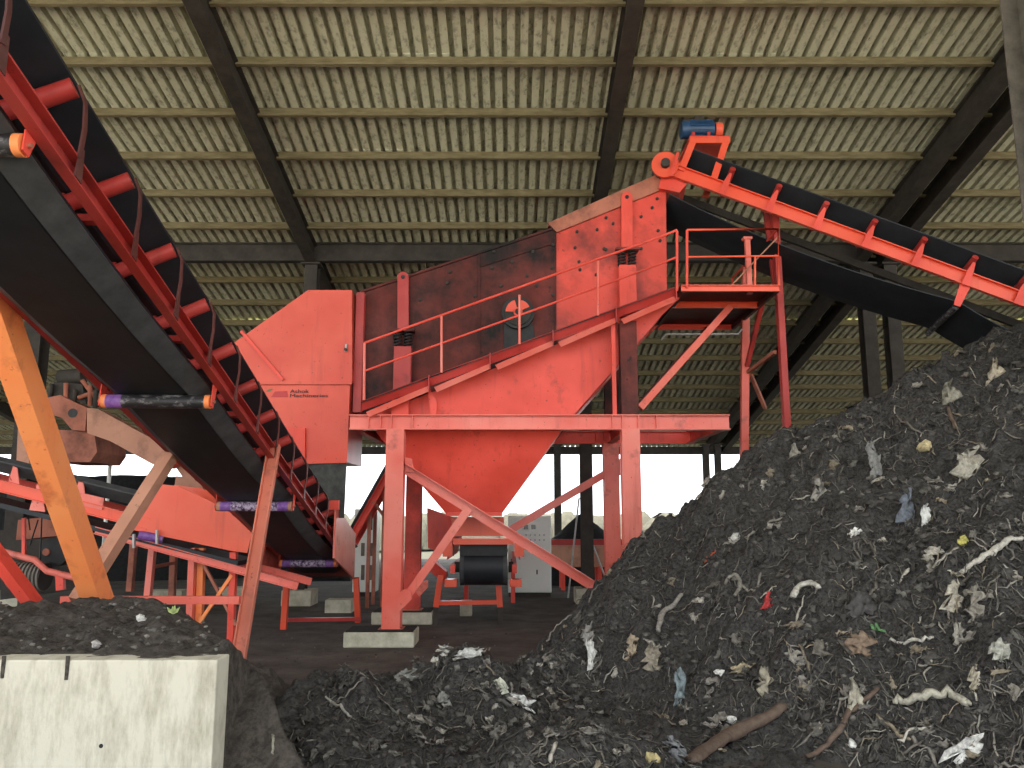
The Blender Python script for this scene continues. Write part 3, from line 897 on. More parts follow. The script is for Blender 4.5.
# spring mounts
def spring_mount(xc, ytop, yb, ys, yp, hw, mt):
    g = bpy.data.objects.new('spring_mount', None)
    C.objects.link(g); g.parent = sc; g.location = P(xc, ys, DN - .15) - sc.location
    n = 8
    pts = [P(xc - hw * .62, yb, DN - .1), P(xc + hw * .62, yb, DN - .1)]
    tc, r = P(xc, ytop, DN - .1), P(xc + hw * .62, ytop, DN - .1).x - P(xc, ytop, DN - .1).x
    for k in range(n + 1):
        a_ = math.pi * k / n
        pts.append(tc + V(r * math.cos(a_), 0, r * math.sin(a_)))
    build('lug_plate', MB().prism(pts, (0, .05, 0)), M[mt], g)
    e = P(xc, ytop, DN - .1)
    build('lug_eye', MB().rod(e + V(0, -.012, 0), e + V(0, .01, 0), r * .35, 12), M['black'], g)
    s0, s1 = P(xc, yb, DN - .16), P(xc, ys, DN - .16)
    build('spring_seat', MB().box((s0.x, DN - .16, s0.z), (hw * .042, .2, .04)), M['red_soot'], g)
    for dx in (-.085, .085):
        co = []
        turns, N = 5, 70
        for k in range(N + 1):
            a_ = turns * math.tau * k / N
            co.append(s1.lerp(s0, k / N) + V(dx + .055 * math.cos(a_), .055 * math.sin(a_), 0))
        build('coil_spring', MB().tube(co, .019, 6), M['black'], g)
    p1 = P(xc, yp, DN - .16)
    build('pedestal', MB().beam((s1.x, DN - .14, s1.z), (s1.x, DN - .14, p1.z), isec(hw * .0305, .16, .014, .02), up=(0, 1, 0)), M[mt], g)
spring_mount(403, 277, 331, 347, 400, 9, 'maroon')
spring_mount(627, 197, 250, 266, 320, 9, 'red')

# ---- walkway, railing and platform
wk = thing('service_walkway', (.2, 12.2, 3.4), 'red inclined walkway with handrail and end platform along the screen', 'walkway')
DWK = 12.0
def wy(x):
    return 408 - (408 - 293) / (676 - 361) * (x - 361)
cuts = [361, 429, 490, 553, 616, 676]
for a, b in zip(cuts[:-1], cuts[1:]):
    build('toe_plate', MB().prism([P(a + .5, wy(a) - 7, DWK), P(b, wy(b) - 7, DWK), P(b, wy(b) + 3, DWK + .10), P(a + .5, wy(a) + 3, DWK + .10)], (0, .015, 0)), M['maroon'], wk)  # maroon puts the shade of the upper strip into its colour
    build('edge_angle', MB().prism([P(a + 5, wy(a) + 4, DWK + .10), P(b, wy(b) + 2, DWK + .10), P(b, wy(b) + 8, DWK - .02), P(a + 8, wy(a) + 9, DWK - .02)], (0, .015, 0)), M['red_pink'], wk)  # paler paint makes the lower strip look lit
    p = P(b, wy(b), DWK)
    build('end_plate', MB().box((p.x, DWK + .03, p.z), (.014, .14, .24)), M['maroon'], wk)
    pa, pb = P(a, wy(a) - 5, DWK), P(b, wy(b) - 5, DWK)
    build('tread_plate', MB().prism([(pa.x, DWK, pa.z), (pb.x, DWK, pb.z), (pb.x, DWK + .62, pb.z), (pa.x, DWK + .62, pa.z)], (0, 0, .02)), M['red_soot'], wk)
def tube(pts, nm, mt='red', r=.02):
    build(nm, MB().tube(pts, r, 8), M[mt], wk)
DRL = DWK - .03
tube([P(364, 400, DRL), P(364.5, 343, DRL)], 'rail_post', 'red_pink', .022)
for x, yt in ((441.5, 316), (519.5, 295), (598, 261)):
    tube([P(x, wy(x) - 6, DRL), P(x, yt, DRL)], 'rail_post', 'red_pink', .02)
tube([P(677, 291, DRL), P(677, 231, DRL)], 'rail_post', 'red', .022)
tube([P(687, 288, DRL), P(687, 230, DRL)], 'rail_post', 'red', .022)
tube([P(364.5, 343, DRL), P(598, 259, DRL), P(660, 237, DRL), P(677, 230, DRL)], 'top_rail', 'red')
tube([P(364.5, 371, DRL), P(598, 287, DRL), P(660, 264, DRL), P(677, 257, DRL)], 'mid_rail', 'red', .017)
# platform at the top end
zt = P(720, 287, DWK).z
xa, xb = P(681, 290, DWK).x, P(779, 290, DWK).x
for D, x_0, x_1 in ((DWK, xa, xb), (13.0, xa + .05, xb - .02), (14.6, xa + .1, xb)):
    build('platform_beam', MB().beam((x_0, D, zt - .03), (x_1, D, zt - .03), csec(.06, .10, .012, 1)), M['red_clean'] if D < 14 else M['red'], wk)
build('platform_deck', MB().box(((xa + xb) / 2, 13.3, zt + .03), (xb - xa, 2.6, .02)), M['red_soot'], wk)
for x in (xa + .04, xb - .04):
    build('platform_beam', MB().beam((x, DWK + .02, zt - .03), (x, 14.6, zt - .03), csec(.05, .09, .01, 1)), M['red_soot'], wk)
tube([P(687, 230, DRL), P(778, 229, DRL), P(779, 286, DRL)], 'platform_rail', 'red_clean', .022)
tube([P(687, 257, DRL), P(778, 256, DRL)], 'platform_rail', 'red_clean', .017)
tube([P(755, 286, DRL), P(755, 256, DRL)], 'rail_post', 'red_clean', .018)
p = P(778, 229, DRL)
tube([p, (p.x, 14.6, p.z), (p.x, 14.6, zt)], 'platform_rail', 'red', .02)
tube([P(731, 286, DRL + .5), P(779, 236, DRL + .1)], 'platform_rail', 'tan', .012)
build('platform_strut', MB().beam(P(640, 408, 12.25), P(730, 307, 12.95), rect(.11, .07), up=(0, 1, 0)), M['red_pink'], wk)
p0, p1 = P(640, 408, 12.25), P(730, 307, 12.95)
build('platform_strut', MB().beam((p0.x, 14.3, p0.z), (p1.x, 14.5, p1.z), rect(.09, .06), up=(0, 1, 0)), M['red_soot'], wk)
build('hook_bar', MB().tube([P(661, 340, 13.6), P(666, 334, 13.6), P(738, 334, 13.6), P(742, 329, 13.6)], .02, 8), M['steel'], wk)
p = P(747, 240, 12.4)
build('stub_post', MB().beam((p.x, 12.4, zt), (p.x, 12.4, p.z), rect(.08, .08), up=(0, 1, 0)), M['red_pink'], wk)
build('stub_cap', MB().box(p + V(.0, 0, .02), (.14, .12, .04)), M['red_pink'], wk)

# ---- sloping discharge hood on the left end
hdn = thing('discharge_hood', (-3.2, 13.3, 1.8), 'orange red sheet steel hood with sloping left top beside the screen', 'hood')
DH = 12.5
def solid(pts, D, dep, nm, mt, root):
    pp = [P(x, y, D) for x, y in pts]
    return build(nm, MB().prism(pp, (0, dep, 0)), M[mt], root)
solid([(221, 352), (308, 290), (352, 290), (352, 382), (238, 382)], DH, 1.75, 'upper_box', 'salmon', hdn)
solid([(243, 383.5), (350, 383.5), (347, 462), (258, 462)], DH, 1.2, 'lower_box', 'salmon', hdn)
build('flange', MB().beam(P(240, 383, DH - .02), P(352, 383, DH - .02), rect(.05, .05)), M['salmon'], hdn)
build('corner_angle', MB().beam(P(241, 331, DH - .03), P(283, 380, DH - .03), rect(.05, .03), up=(0, 1, 0)), M['red'], hdn)
solid([(264, 428), (305, 428), (304, 500), (281, 478)], DH - .06, .05, 'access_door', 'red', hdn)
solid([(304, 462), (346.5, 462), (344, 518), (303, 518)], DH - .01, .02, 'rubber_flap', 'flap', hdn)
build('flap_strip', MB().beam(P(304, 462, DH - .03), P(347, 461, DH - .03), rect(.03, .06)), M['salmon'], hdn)
for (x, y) in ((311, 465), (338, 465)):
    q = P(x, y, DH - .04)
    build('bolt', MB().rod(q, q + V(0, .03, 0), .015, 8), M['steel_dark'], hdn)
lt = bpy.data.objects.new('door_latch', None)
C.objects.link(lt); lt.parent = hdn; q = P(346, 348, DH - .03); lt.location = q - hdn.location
build('latch_bar', MB().box(q, (.03, .03, .12)), M['steel'], lt)
build('latch_knob', MB().rod(q + V(0, -.04, -.03), q + V(0, 0, -.03), .025, 10), M['steel_dark'], lt)
# maker's lettering
lg = bpy.data.objects.new('maker_sign', None)
C.objects.link(lg); lg.parent = hdn; lg.location = P(300, 393, DH) - hdn.location
def text_mesh(txt, px, py, hpx, wpx, D, mat, parent):
    cu = bpy.data.curves.new('lettering', 'FONT')
    cu.body = txt
    cu.extrude = .002
    ob = bpy.data.objects.new('lettering', cu)
    C.objects.link(ob)
    bpy.context.view_layer.update()
    me = bpy.data.meshes.new_from_object(ob.evaluated_get(bpy.context.evaluated_depsgraph_get()))
    bpy.data.objects.remove(ob)
    n = len(me.vertices)
    co = np.zeros(n * 3); me.vertices.foreach_get('co', co); co = co.reshape(-1, 3)
    mn, mx_ = co.min(0), co.max(0)
    p0, p1 = P(px, py, D), P(px + wpx, py - hpx, D)
    out = np.zeros_like(co)
    out[:, 0] = (co[:, 0] - mn[0]) / (mx_[0] - mn[0]) * (p1.x - p0.x)
    out[:, 2] = (co[:, 1] - mn[1]) / (mx_[1] - mn[1]) * (p1.z - p0.z)
    out[:, 1] = -co[:, 2]
    me.vertices.foreach_set('co', out.ravel())
    me.materials.clear()
    return link('lettering', me, mat, parent, p0)
text_mesh('Ashok', 290, 393, 3.6, 19, DH - .012, M['logo_ink'], lg)
text_mesh('Machineries', 290, 397.2, 3.2, 38, DH - .012, M['logo_ink'], lg)
solid([(271, 397), (275, 391.5), (287, 391), (288, 397)], DH - .008, .006, 'logo_mark', 'logo_red', lg)
solid([(266, 391.5), (269, 388.8), (273, 388.6), (270, 391.3)], DH - .008, .006, 'logo_leaf', 'logo_green', lg)

# ---- belt feeder under the funnel
fe = thing('belt_feeder', (-.4, 15, 0), 'short belt feeder with black drum and orange legs under the funnel', 'conveyor')
cx = P(484, 567, 14.0).x
zc = P(484, 567, 14.0).z
build('head_drum', MB().rod((cx - .37, 14.0, zc), (cx + .37, 14.0, zc), .29, 32), M['rubber'], fe)
build('drum_band', MB().rod((cx - .40, 14.0, zc), (cx - .33, 14.0, zc), .305, 32), M['rubber_grey'], fe)
build('drum_band', MB().rod((cx + .33, 14.0, zc), (cx + .40, 14.0, zc), .305, 32), M['rubber_grey'], fe)
build('carrying_belt', MB().box((cx, 16.6, zc + .295), (.70, 5.2, .015)), M['rubber'], fe)
build('return_belt', MB().box((cx, 16.6, zc - .295), (.70, 5.2, .015)), M['rubber'], fe)
for sg in (-1, 1):
    x = cx + sg * .52
    build('side_beam', MB().box((x, 16.4, zc - .02), (.08, 5.2, .14)), M['red'], fe)
    build('beam_end', MB().box((x + sg * .02, 13.75, zc - .24), (.20, .25, .12)), M['red_clean'], fe)
    build('bearing', MB().rod((cx + sg * .42, 14.0, zc), (cx + sg * .50, 14.0, zc), .09, 14), M['steel_dark'], fe)
    build('skirt_board', MB().prism([(cx + sg * .60, 13.7, zc + .14), (cx + sg * .60, 16.2, zc + .14), (cx + sg * .48, 16.2, zc + .62), (cx + sg * .48, 13.7, zc + .62)], (sg * .02, 0, 0)), M['red'], fe)
    build('bracket', MB().box((cx + sg * .60, 13.72, zc + .30), (.16, .12, .22)), M['red_clean'], fe)
build('feed_chute', MB().prism([P(450, 517, 13.6), P(504, 517, 13.6), P(504, 536, 13.6), P(455, 536, 13.6)], (0, .03, 0)), M['red_clean'], fe)
build('chute_lip', MB().box((cx, 13.66, zc + .44), (1.02, .08, .10)), M['red_clean'], fe)
build('rubber_curtain', MB().box((cx, 13.75, zc + .30), (.80, .03, .20)), M['black'], fe)
a = P(438, 590, 14.2)
build('motor_box', MB().prism([P(432, 560, 14.6), P(446, 572, 14.2), P(446, 584, 14.2), P(430, 572, 14.6)], (0, .4, 0)), M['red'], fe)
build('skirt_board', MB().prism([P(427, 508, 15.2), P(452, 517, 14.2), P(453, 556, 14.2), P(428, 548, 15.2)], (.02, 0, 0)), M['red'], fe)
for (xt, xbp) in ((441, 436), (498, 500)):
    t, bt = P(xt, 575, 14.2), P(xbp, 607, 14.2)
    l = leg(fe, t, bt, .10, .08, M['red_clean'], up=(0, 1, 0))
    build('leg_foot', MB().beam(bt, (bt.x + (bt.x - t.x) * .1, 14.2, -.02), rect(.085, .07), up=(0, 1, 0)), M['steel_dark'], fe)
build('tie_bar', MB().beam(P(438, 603, 14.2), P(500, 602, 14.2), rect(.06, .07)), M['red_clean'], fe)
for x in (cx - .5, cx + .5):
    leg(fe, (x, 17.6, zc - .05), (x, 17.6, -.02), .09, .09, M['red'], up=(0, 1, 0))
pb_ = P(465, 592, 15.0)
bk = build('concrete_block', MB().box((pb_.x, 15.4, .14), (.22, .2, .28)), M['concrete_grey'], base=True)
tag(bevel(bk, .01), 'small concrete block under the belt feeder drum', 'block')

# ================================================================== CONTROL CABINETS
def cabinet(px0, px1, ptop, pbot, D, dep, label, slots=False):
    a, b = P(px0, pbot, D), P(px1, ptop, D)
    t = thing('control_cabinet', ((a.x + b.x) / 2, D + dep / 2, 0), label, 'cabinet')
    z0, z1 = .10, b.z
    w_ = b.x - a.x
    xc = (a.x + b.x) / 2
    bevel(build('body', MB().box((xc, D + dep / 2 + .02, (z0 + z1) / 2), (w_, dep, z1 - z0)), M['cabinet'], t), .01)
    build('base_frame', MB().box((xc, D + dep / 2 + .03, .05), (w_ - .04, dep - .04, .10)), M['steel_dark'], t)
    d = build('door', MB().box((xc, D + .005, (z0 + z1) / 2), (w_ - .05, .03, z1 - z0 - .06)), M['cabinet'], t)
    return t, d, D - .012
t, d, Dd = cabinet(508, 551, 516, 597, 18.8, .5, 'white electrical control cabinet behind the long raking brace')
build('meter', MB().box(P(533.5, 527, Dd), (.10, .02, .10)), M['glass_dark'], d)
build('meter', MB().box(P(526, 527, Dd), (.10, .02, .10)), M['glass_dark'], d)
for x in (520.5, 531):
    build('display_window', MB().box(P(x, 548.5, Dd), (.10, .02, .18)), M['glass_dark'], d)
for k in range(5):
    for y in (535, 540):
        q = P(526 + k * 4.5, y, Dd)
        build('button', MB().rod(q + V(0, -.015, 0), q + V(0, .01, 0), .018, 10), M['steel'], d)
q = P(537, 572, Dd)
build('handle', MB().box(q, (.03, .04, .10)), M['black'], d)
t, d, Dd = cabinet(352, 377, 509, 592, 18.9, .5, 'cream control cabinet with louvre slots beside the front left column')
for x in (363, 371):
    for y0, y1 in ((516, 530), (543, 556), (565, 580)):
        p0, p1 = P(x, y0, Dd), P(x, y1, Dd)
        build('louvre', MB().box((p0.x, Dd, (p0.z + p1.z) / 2), (.08, .02, abs(p0.z - p1.z))), M['column'], d)

# ================================================================== FAR MACHINES
# far inclined conveyor seen between hood and column
cH = thing('far_conveyor', (-3.2, 16.8, 0), 'narrow rusty red conveyor climbing behind the front left column', 'conveyor')
a, b = P(348, 545, 16.5), P(404, 446, 16.5)
for dy in (0, .7):
    build('side_beam', MB().beam(a + V(0, dy, 0), b + V(0, dy, 0), csec(.06, .14, .012, 1)), M['red'], cH)
build('carrying_belt', MB().beam(a + V(-.10, .35, .12), b + V(-.10, .35, .12), rect(.6, .02)), M['rubber'], cH)
c0, c1 = P(373, 501, 16.5), P(398, 535, 16.6)
leg(cH, c0, c1, .06, .05, M['rust'], 'brace', up=(0, 1, 0))
leg(cH, P(384, 483, 16.6), P(402, 508, 16.6), .06, .05, M['steel_dark'], 'brace', up=(0, 1, 0))
for x in (370, 385):
    p0 = P(x, 500 - (x - 370) * 1.6, 16.6)
    leg(cH, p0, (p0.x, p0.y, 0), .07, .06, M['rust'], up=(0, 1, 0))
    leg(cH, p0 + V(0, .7, 0), (p0.x, p0.y + .7, 0), .07, .06, M['rust'], up=(0, 1, 0))

# far red trough behind the twin thin columns
cG = thing('far_trough', (2.0, 20.5, 0), 'low faded red conveyor trough in front of the black far pile', 'conveyor')
for dy in (0, .8):
    solid([(548, 545), (660, 545), (660, 567), (548, 567)], 20.5 + dy, .03, 'side_plate', 'tan', cG)
build('rim', MB().beam(P(548, 542, 20.48), P(660, 542, 20.48), rect(.06, .14)), M['maroon'], cG)
a, b = P(548, 560, 20.5), P(660, 560, 20.5)
build('carrying_belt', MB().box(((a.x + b.x) / 2, 20.9, a.z), (b.x - a.x, .74, .02)), M['rubber'], cG)
for x in (563, 600, 640):
    p = P(x, 566, 20.5)
    for dy in (.02, .78):
        leg(cG, (p.x, p.y + dy, p.z), (p.x, p.y + dy, -.02), .1, .08, M['red'], up=(0, 1, 0))
for x0, y0, x1, y1 in ((578, 500, 572, 560), (588, 530, 605, 575), (557, 508, 565, 538)):
    pp = P(x0, y0, 19.0), P(x1, y1, 19.0)
po = thing('prop_rod', P(578, 560, 19.5), 'thin grey rod leaning on the dark column right of white cabinet', 'rod')
po.location.z = 0
build('rod', MB().rod(P(579, 498, 18.6), (P(568, 600, 18.6).x, 18.6, 0), .02), M['steel'], po)
po = thing('prop_rod', P(600, 570, 19.5), 'thin grey rod slanting between dark column and red column', 'rod')
po.location.z = 0
build('rod', MB().rod(P(588, 532, 18.6), (P(613, 600, 18.6).x, 18.6, 0), .02), M['steel'], po)

# old rusty machine far left
K = thing('old_crusher', (-8.2, 15.5, 0), 'rusty old machine with tan arm and dark gearbox at far left', 'machine')
DK = 15.4
solid([(87, 408), (98, 409), (160, 443), (169, 454), (167, 468), (152, 464), (110, 441), (87, 433)], DK, .35, 'arm', 'tan', K)
solid([(46, 398), (60, 395), (87, 408), (85, 431), (72, 430), (62, 418), (50, 414)], DK + .05, .3, 'side_plate', 'rust', K)
q = P(72.5, 413, DK + .04)
build('plate_hole', MB().rod(q, q + V(0, .02, 0), .09, 14), M['black'], K)
solid([(50, 429), (94, 432), (97, 452), (90, 462), (52, 462)], DK + .2, 1.2, 'hull', 'rust', K)
solid([(18, 425), (26, 425), (30, 470), (16, 470)], DK + .3, .2, 'post', 'tan', K)
solid([(52, 396), (54, 382), (82, 384), (86, 404), (70, 400)], DK + .2, .5, 'gearbox', 'steel_dark', K)
build('motor', MB().rod(P(60, 378, DK + .4), P(84, 376, DK + .4), .16, 16), M['steel_dark'], K)
for (x0, y0, x1, y1) in ((66, 383, 66, 400), (76, 390, 74, 402), (88, 378, 100, 392), (90, 385, 90, 406), (96, 390, 95, 408), (78, 398, 100, 390), (52, 384, 50, 400), (82, 380, 96, 398)):
    build('pipe', MB().rod(P(x0, y0, DK + .1), P(x1, y1, DK + .2), .045, 8), M['rust'] if x0 % 4 else M['steel_dark'], K)
solid([(165, 456), (172, 456), (176, 464), (170, 468), (166, 466)], DK - .02, .25, 'pivot', 'red', K)
solid([(172, 462), (182, 458), (203, 486), (202, 496), (193, 492)], DK + .3, .1, 'strut', 'tan', K)
solid([(176, 476), (196, 479), (198, 494), (174, 488)], DK + .5, .5, 'feed_box', 'tan', K)
build('frame_pipe', MB().tube([P(4, 552, 13.2), P(35, 560, 13.2), P(47, 571, 13.2), P(76, 578, 13.2)], .055, 8), M['red_pink'], K)
build('frame_post', MB().beam(P(24, 518, 13.2), P(24, 556, 13.2), rect(.05, .05), up=(0, 1, 0)), M['red'], K)
build('frame_post', MB().beam(P(60, 572, 13.2), P(61, 590, 13.2), rect(.12, .08), up=(0, 1, 0)), M['red'], K)
q = P(54, 552, 13.6)
wl = build('wheel', MB().rod(q, q + V(0, .2, 0), .24, 28), M['black'], K)
build('wheel_hub', MB().rod(q + V(-.12, -.03, .0), q + V(-.12, .02, 0), .06, 12), M['rust'], wl)
d0, d1 = P(12, 575, 13.5), P(46, 577, 13.5)
dr = build('ribbed_drum', MB().rod(d0, d1, .22, 24), M['steel_dark'], K)
for k in range(9):
    p = d0.lerp(d1, (k + .5) / 9)
    build('drum_rib', MB().rod(p - V(.015, 0, 0), p + V(.015, 0, 0), .235, 20), M['column'], dr)
solid([(18, 520), (62, 515), (66, 535), (16, 540)], 14.2, .8, 'lower_hull', 'rust', K)
solid([(0, 530), (62, 528), (75, 590), (0, 600)], 15.6, .6, 'chassis', 'steel_dark', K)
build('foot', MB().beam(P(30, 560, 15.2), V(P(30, 560, 15.2).x, 15.2, 0), rect(.2, .2)), M['steel_dark'], K)
for (x0, y0, x1, y1) in ((30, 545, 38, 520), (40, 560, 42, 515), (26, 500, 30, 530)):
    build('cable', MB().rod(P(x0, y0, 13.3), P(x1, y1, 13.5), .012, 6), M['black'], K)
wp = thing('thin_pole', P(112, 470, 17), 'thin whitish pole in the bright gap behind the tan arm', 'pole')
wp.location.z = 0
pt = P(112, 442, 17)
build('shaft', MB().rod((pt.x, 17, 0), (pt.x, 17, pt.z + .3), .04, 8), M['cabinet'], wp)
blk = build('concrete_block', MB().box(P(170, 564, 17.5) * 1.0, (.75, .4, .28)), M['concrete_grey'])
blk.location.z = .14
tag(blk, 'pale concrete block on the dark floor behind the low conveyor, left one', 'block')
blk = build('concrete_block', MB().box(P(238, 572, 17.5) * 1.0, (.7, .4, .34)), M['concrete_grey'])
blk.location.z = .17
tag(blk, 'pale concrete block on the dark floor behind the low conveyor, right one', 'block')
blk = build('concrete_block', MB().box((P(340, 606, 16.0).x, 16.0, .12), (.5, .4, .24)), M['concrete_grey'])
tag(blk, 'pale concrete block on the floor behind the big conveyor tail', 'block')

# ================================================================== RUBBISH IN THE HEAP
rng = np.random.RandomState(11)
hx = lambda x, y: GH[int(np.clip(round((y - 3.0) / .024), 0, GH.shape[0] - 1)), int(np.clip(round((x + 1.95) / .024), 0, GH.shape[1] - 1))]
CGX = np.arange(-6.6, 8.8, .024); CGY = np.arange(3.0, 13.2, .024)
CG = np.zeros((len(CGY), len(CGX)))
i0 = int(round((-1.95 + 6.6) / .024))
w_ = min(GH.shape[1], CG.shape[1] - i0); h__ = min(GH.shape[0], CG.shape[0])
CG[:h__, i0:i0 + w_] = np.maximum(CG[:h__, i0:i0 + w_], GH[:h__, :w_])
_X, _Y = np.meshgrid(CGX, CGY)
_m = (_Y > 4.95) & (_X < -.62) & (_Y < 9.2)
CG[_m] = np.maximum(CG[_m], mound_h(_X[_m], _Y[_m]))
def hit_many(px, py):
    """first point of the soil surface under photo pixels (nan where there is none)"""
    a, b = (px - 512) / FPX, (384 - py) / FPX
    fw = math.cos(PITCH) - b * math.sin(PITCH)
    kx, kz = a / fw, (math.sin(PITCH) + b * math.cos(PITCH)) / fw
    out = np.full((len(px), 3), np.nan)
    todo = np.arange(len(px))
    D = 3.1
    while D < 13.1 and len(todo):
        x, z = kx[todo] * D, EYE + kz[todo] * D
        ix = np.clip(np.round((x + 6.6) / .024).astype(int), 0, CG.shape[1] - 1)
        iy = min(int(round((D - 3.0) / .024)), CG.shape[0] - 1)
        g = CG[iy, ix]
        hitm = z <= g
        k = todo[hitm]
        out[k, 0], out[k, 1], out[k, 2] = x[hitm], D, g[hitm]
        todo = todo[~hitm]
        D += .02
    return out
def hit(px, py):
    r = hit_many(np.array([float(px)]), np.array([float(py)]))[0]
    return None if np.isnan(r[0]) else V(*r)
def normal(x, y, e=.06):
    return V(-(hx(x + e, y) - hx(x - e, y)) / (2 * e), -(hx(x, y + e) - hx(x, y - e)) / (2 * e), 1).normalized()

TONES = [(.34, .31, .26), (.24, .22, .19), (.42, .39, .33), (.15, .14, .12), (.10, .092, .082), (.07, .064, .058), (.055, .05, .045), (.30, .25, .18), (.20, .18, .15)]
class Litter:
    def __init__(self):
        self.mb, self.col = MB(), []
    def put(self, vs, fs, col, smooth=False):
        self.mb.add(vs, fs, smooth)
        self.col += [col] * len(fs)
    def ribbon(self, p, n, ln, wd, col, bend=1.0, lift=.015):
        dn = V(n.x, n.y, -.3); dn = (dn - n * dn.dot(n)).normalized() if n.z < .97 else n.cross(V(1, .3, 0)).normalized()
        t = (dn * 1.1 + n.cross(V(rng.randn(), rng.randn(), rng.randn())).normalized()).normalized()
        k = max(4, int(ln / .035))
        pts, q = [], p + n * lift
        for i in range(k + 1):
            pts.append(q.copy())
            t = (t + n.cross(t) * rng.randn() * .35 * bend + n * rng.randn() * .22 * bend).normalized()
            q = q + t * (ln / k)
            if i % 2:
                g = hx(q.x, q.y)
                q.z = max(q.z * .5 + (g + lift) * .5, g + lift * .3)
        vs, s = [], n.cross(t).normalized()
        for i, a in enumerate(pts):
            d = (pts[min(i + 1, k)] - pts[max(i - 1, 0)]).normalized()
            s = (d.cross(n) + V(rng.randn(), rng.randn(), rng.randn()) * .3).normalized()
            w_ = wd * (.5 + .5 * math.sin(math.pi * (i + .6) / (k + 1.2))) * (.7 + .6 * rng.rand())
            th = n * (.25 * w_)
            vs += [a - s * w_ / 2, a + th, a + s * w_ / 2, a - th * .4]
        fs = []
        for i in range(k):
            for j in range(4):
                fs.append((i * 4 + j, i * 4 + (j + 1) % 4, (i + 1) * 4 + (j + 1) % 4, (i + 1) * 4 + j))
        fs += [(3, 2, 1, 0), (k * 4, k * 4 + 1, k * 4 + 2, k * 4 + 3)]
        self.put(vs, fs, col, True)
    def lump(self, p, r, col, flat=.7):
        vs, fs = [], []
        rot = Matrix.Rotation(rng.rand() * 6.3, 3, V(rng.randn(), rng.randn(), rng.randn()).normalized())
        ph = (1 + 5 ** .5) / 2
        base = [(-1, ph, 0), (1, ph, 0), (-1, -ph, 0), (1, -ph, 0), (0, -1, ph), (0, 1, ph), (0, -1, -ph), (0, 1, -ph), (ph, 0, -1), (ph, 0, 1), (-ph, 0, -1), (-ph, 0, 1)]
        for b in base:
            q = rot @ (V(*b) * (r / 1.9 * (.6 + .8 * rng.rand())))
            q.z *= flat
            vs.append(p + q)
        fs = [(0, 11, 5), (0, 5, 1), (0, 1, 7), (0, 7, 10), (0, 10, 11), (1, 5, 9), (5, 11, 4), (11, 10, 2), (10, 7, 6), (7, 1, 8), (3, 9, 4), (3, 4, 2), (3, 2, 6), (3, 6, 8), (3, 8, 9), (4, 9, 5), (2, 4, 11), (6, 2, 10), (8, 6, 7), (9, 8, 1)]
        self.put(vs, fs, col)
    def rag(self, p, n, sx, sy, col, outline=None, crumple=.35):
        """crumpled cloth patch; outline: 'tri' narrows one end"""
        t = n.cross(V(rng.randn(), rng.randn(), .2 * rng.randn())).normalized()
        s = n.cross(t)
        N = 6
        vs = []
        for layer in (0, 1):
            if layer == 0:
                grid = []
                for i in range(N + 1):
                    rw, ro = .45 + .75 * rng.rand(), .18 * rng.randn()
                    for j in range(N + 1):
                        a, b = i / N - .5, (j / N - .5) * rw + ro
                        k = 1.0 if outline != 'tri' else (.12 + .88 * (i / N))
                        q = p + t * (a * sy + rng.randn() * .04 * sy) + s * (b * sx * k + rng.randn() * .04 * sx)
                        q = q + n * (.02 + crumple * max(sx, sy) * .28 * rng.rand() + .10 * sx * math.cos(b * 9))
                        grid.append(q)
                vs += grid
            else:
                vs += [q - n * .012 for q in grid]
        m = N + 1
        o = m * m
        fs = []
        for i in range(N):
            for j in range(N):
                q = (i * m + j, i * m + j + 1, (i + 1) * m + j + 1, (i + 1) * m + j)
                fs.append(q)
                fs.append(tuple(o + z for z in q[::-1]))
        for i in range(N):
            for a, b in ((i, i + 1), (N * m + i + 1, N * m + i), ((i + 1) * m, i * m), (i * m + N, (i + 1) * m + N)):
                fs.append((a, b, o + b, o + a))
        self.put(vs, fs, col, True)
    def make(self, name, mat=None, kind=None):
        me = bpy.data.meshes.new(name)
        a = np.array(self.mb.v)
        c = (a.min(0) + a.max(0)) / 2
        me.from_pydata([tuple(x) for x in a - c], [], self.mb.f)
        me.polygons.foreach_set('use_smooth', self.mb.s)
        at = me.attributes.new('tone', 'FLOAT_COLOR', 'FACE')
        at.data.foreach_set('color', np.array([(*k, 1) for k in self.col], dtype=np.float32).ravel())
        me.update()
        return link(name, me, mat or M['litter'], None, c, kind)

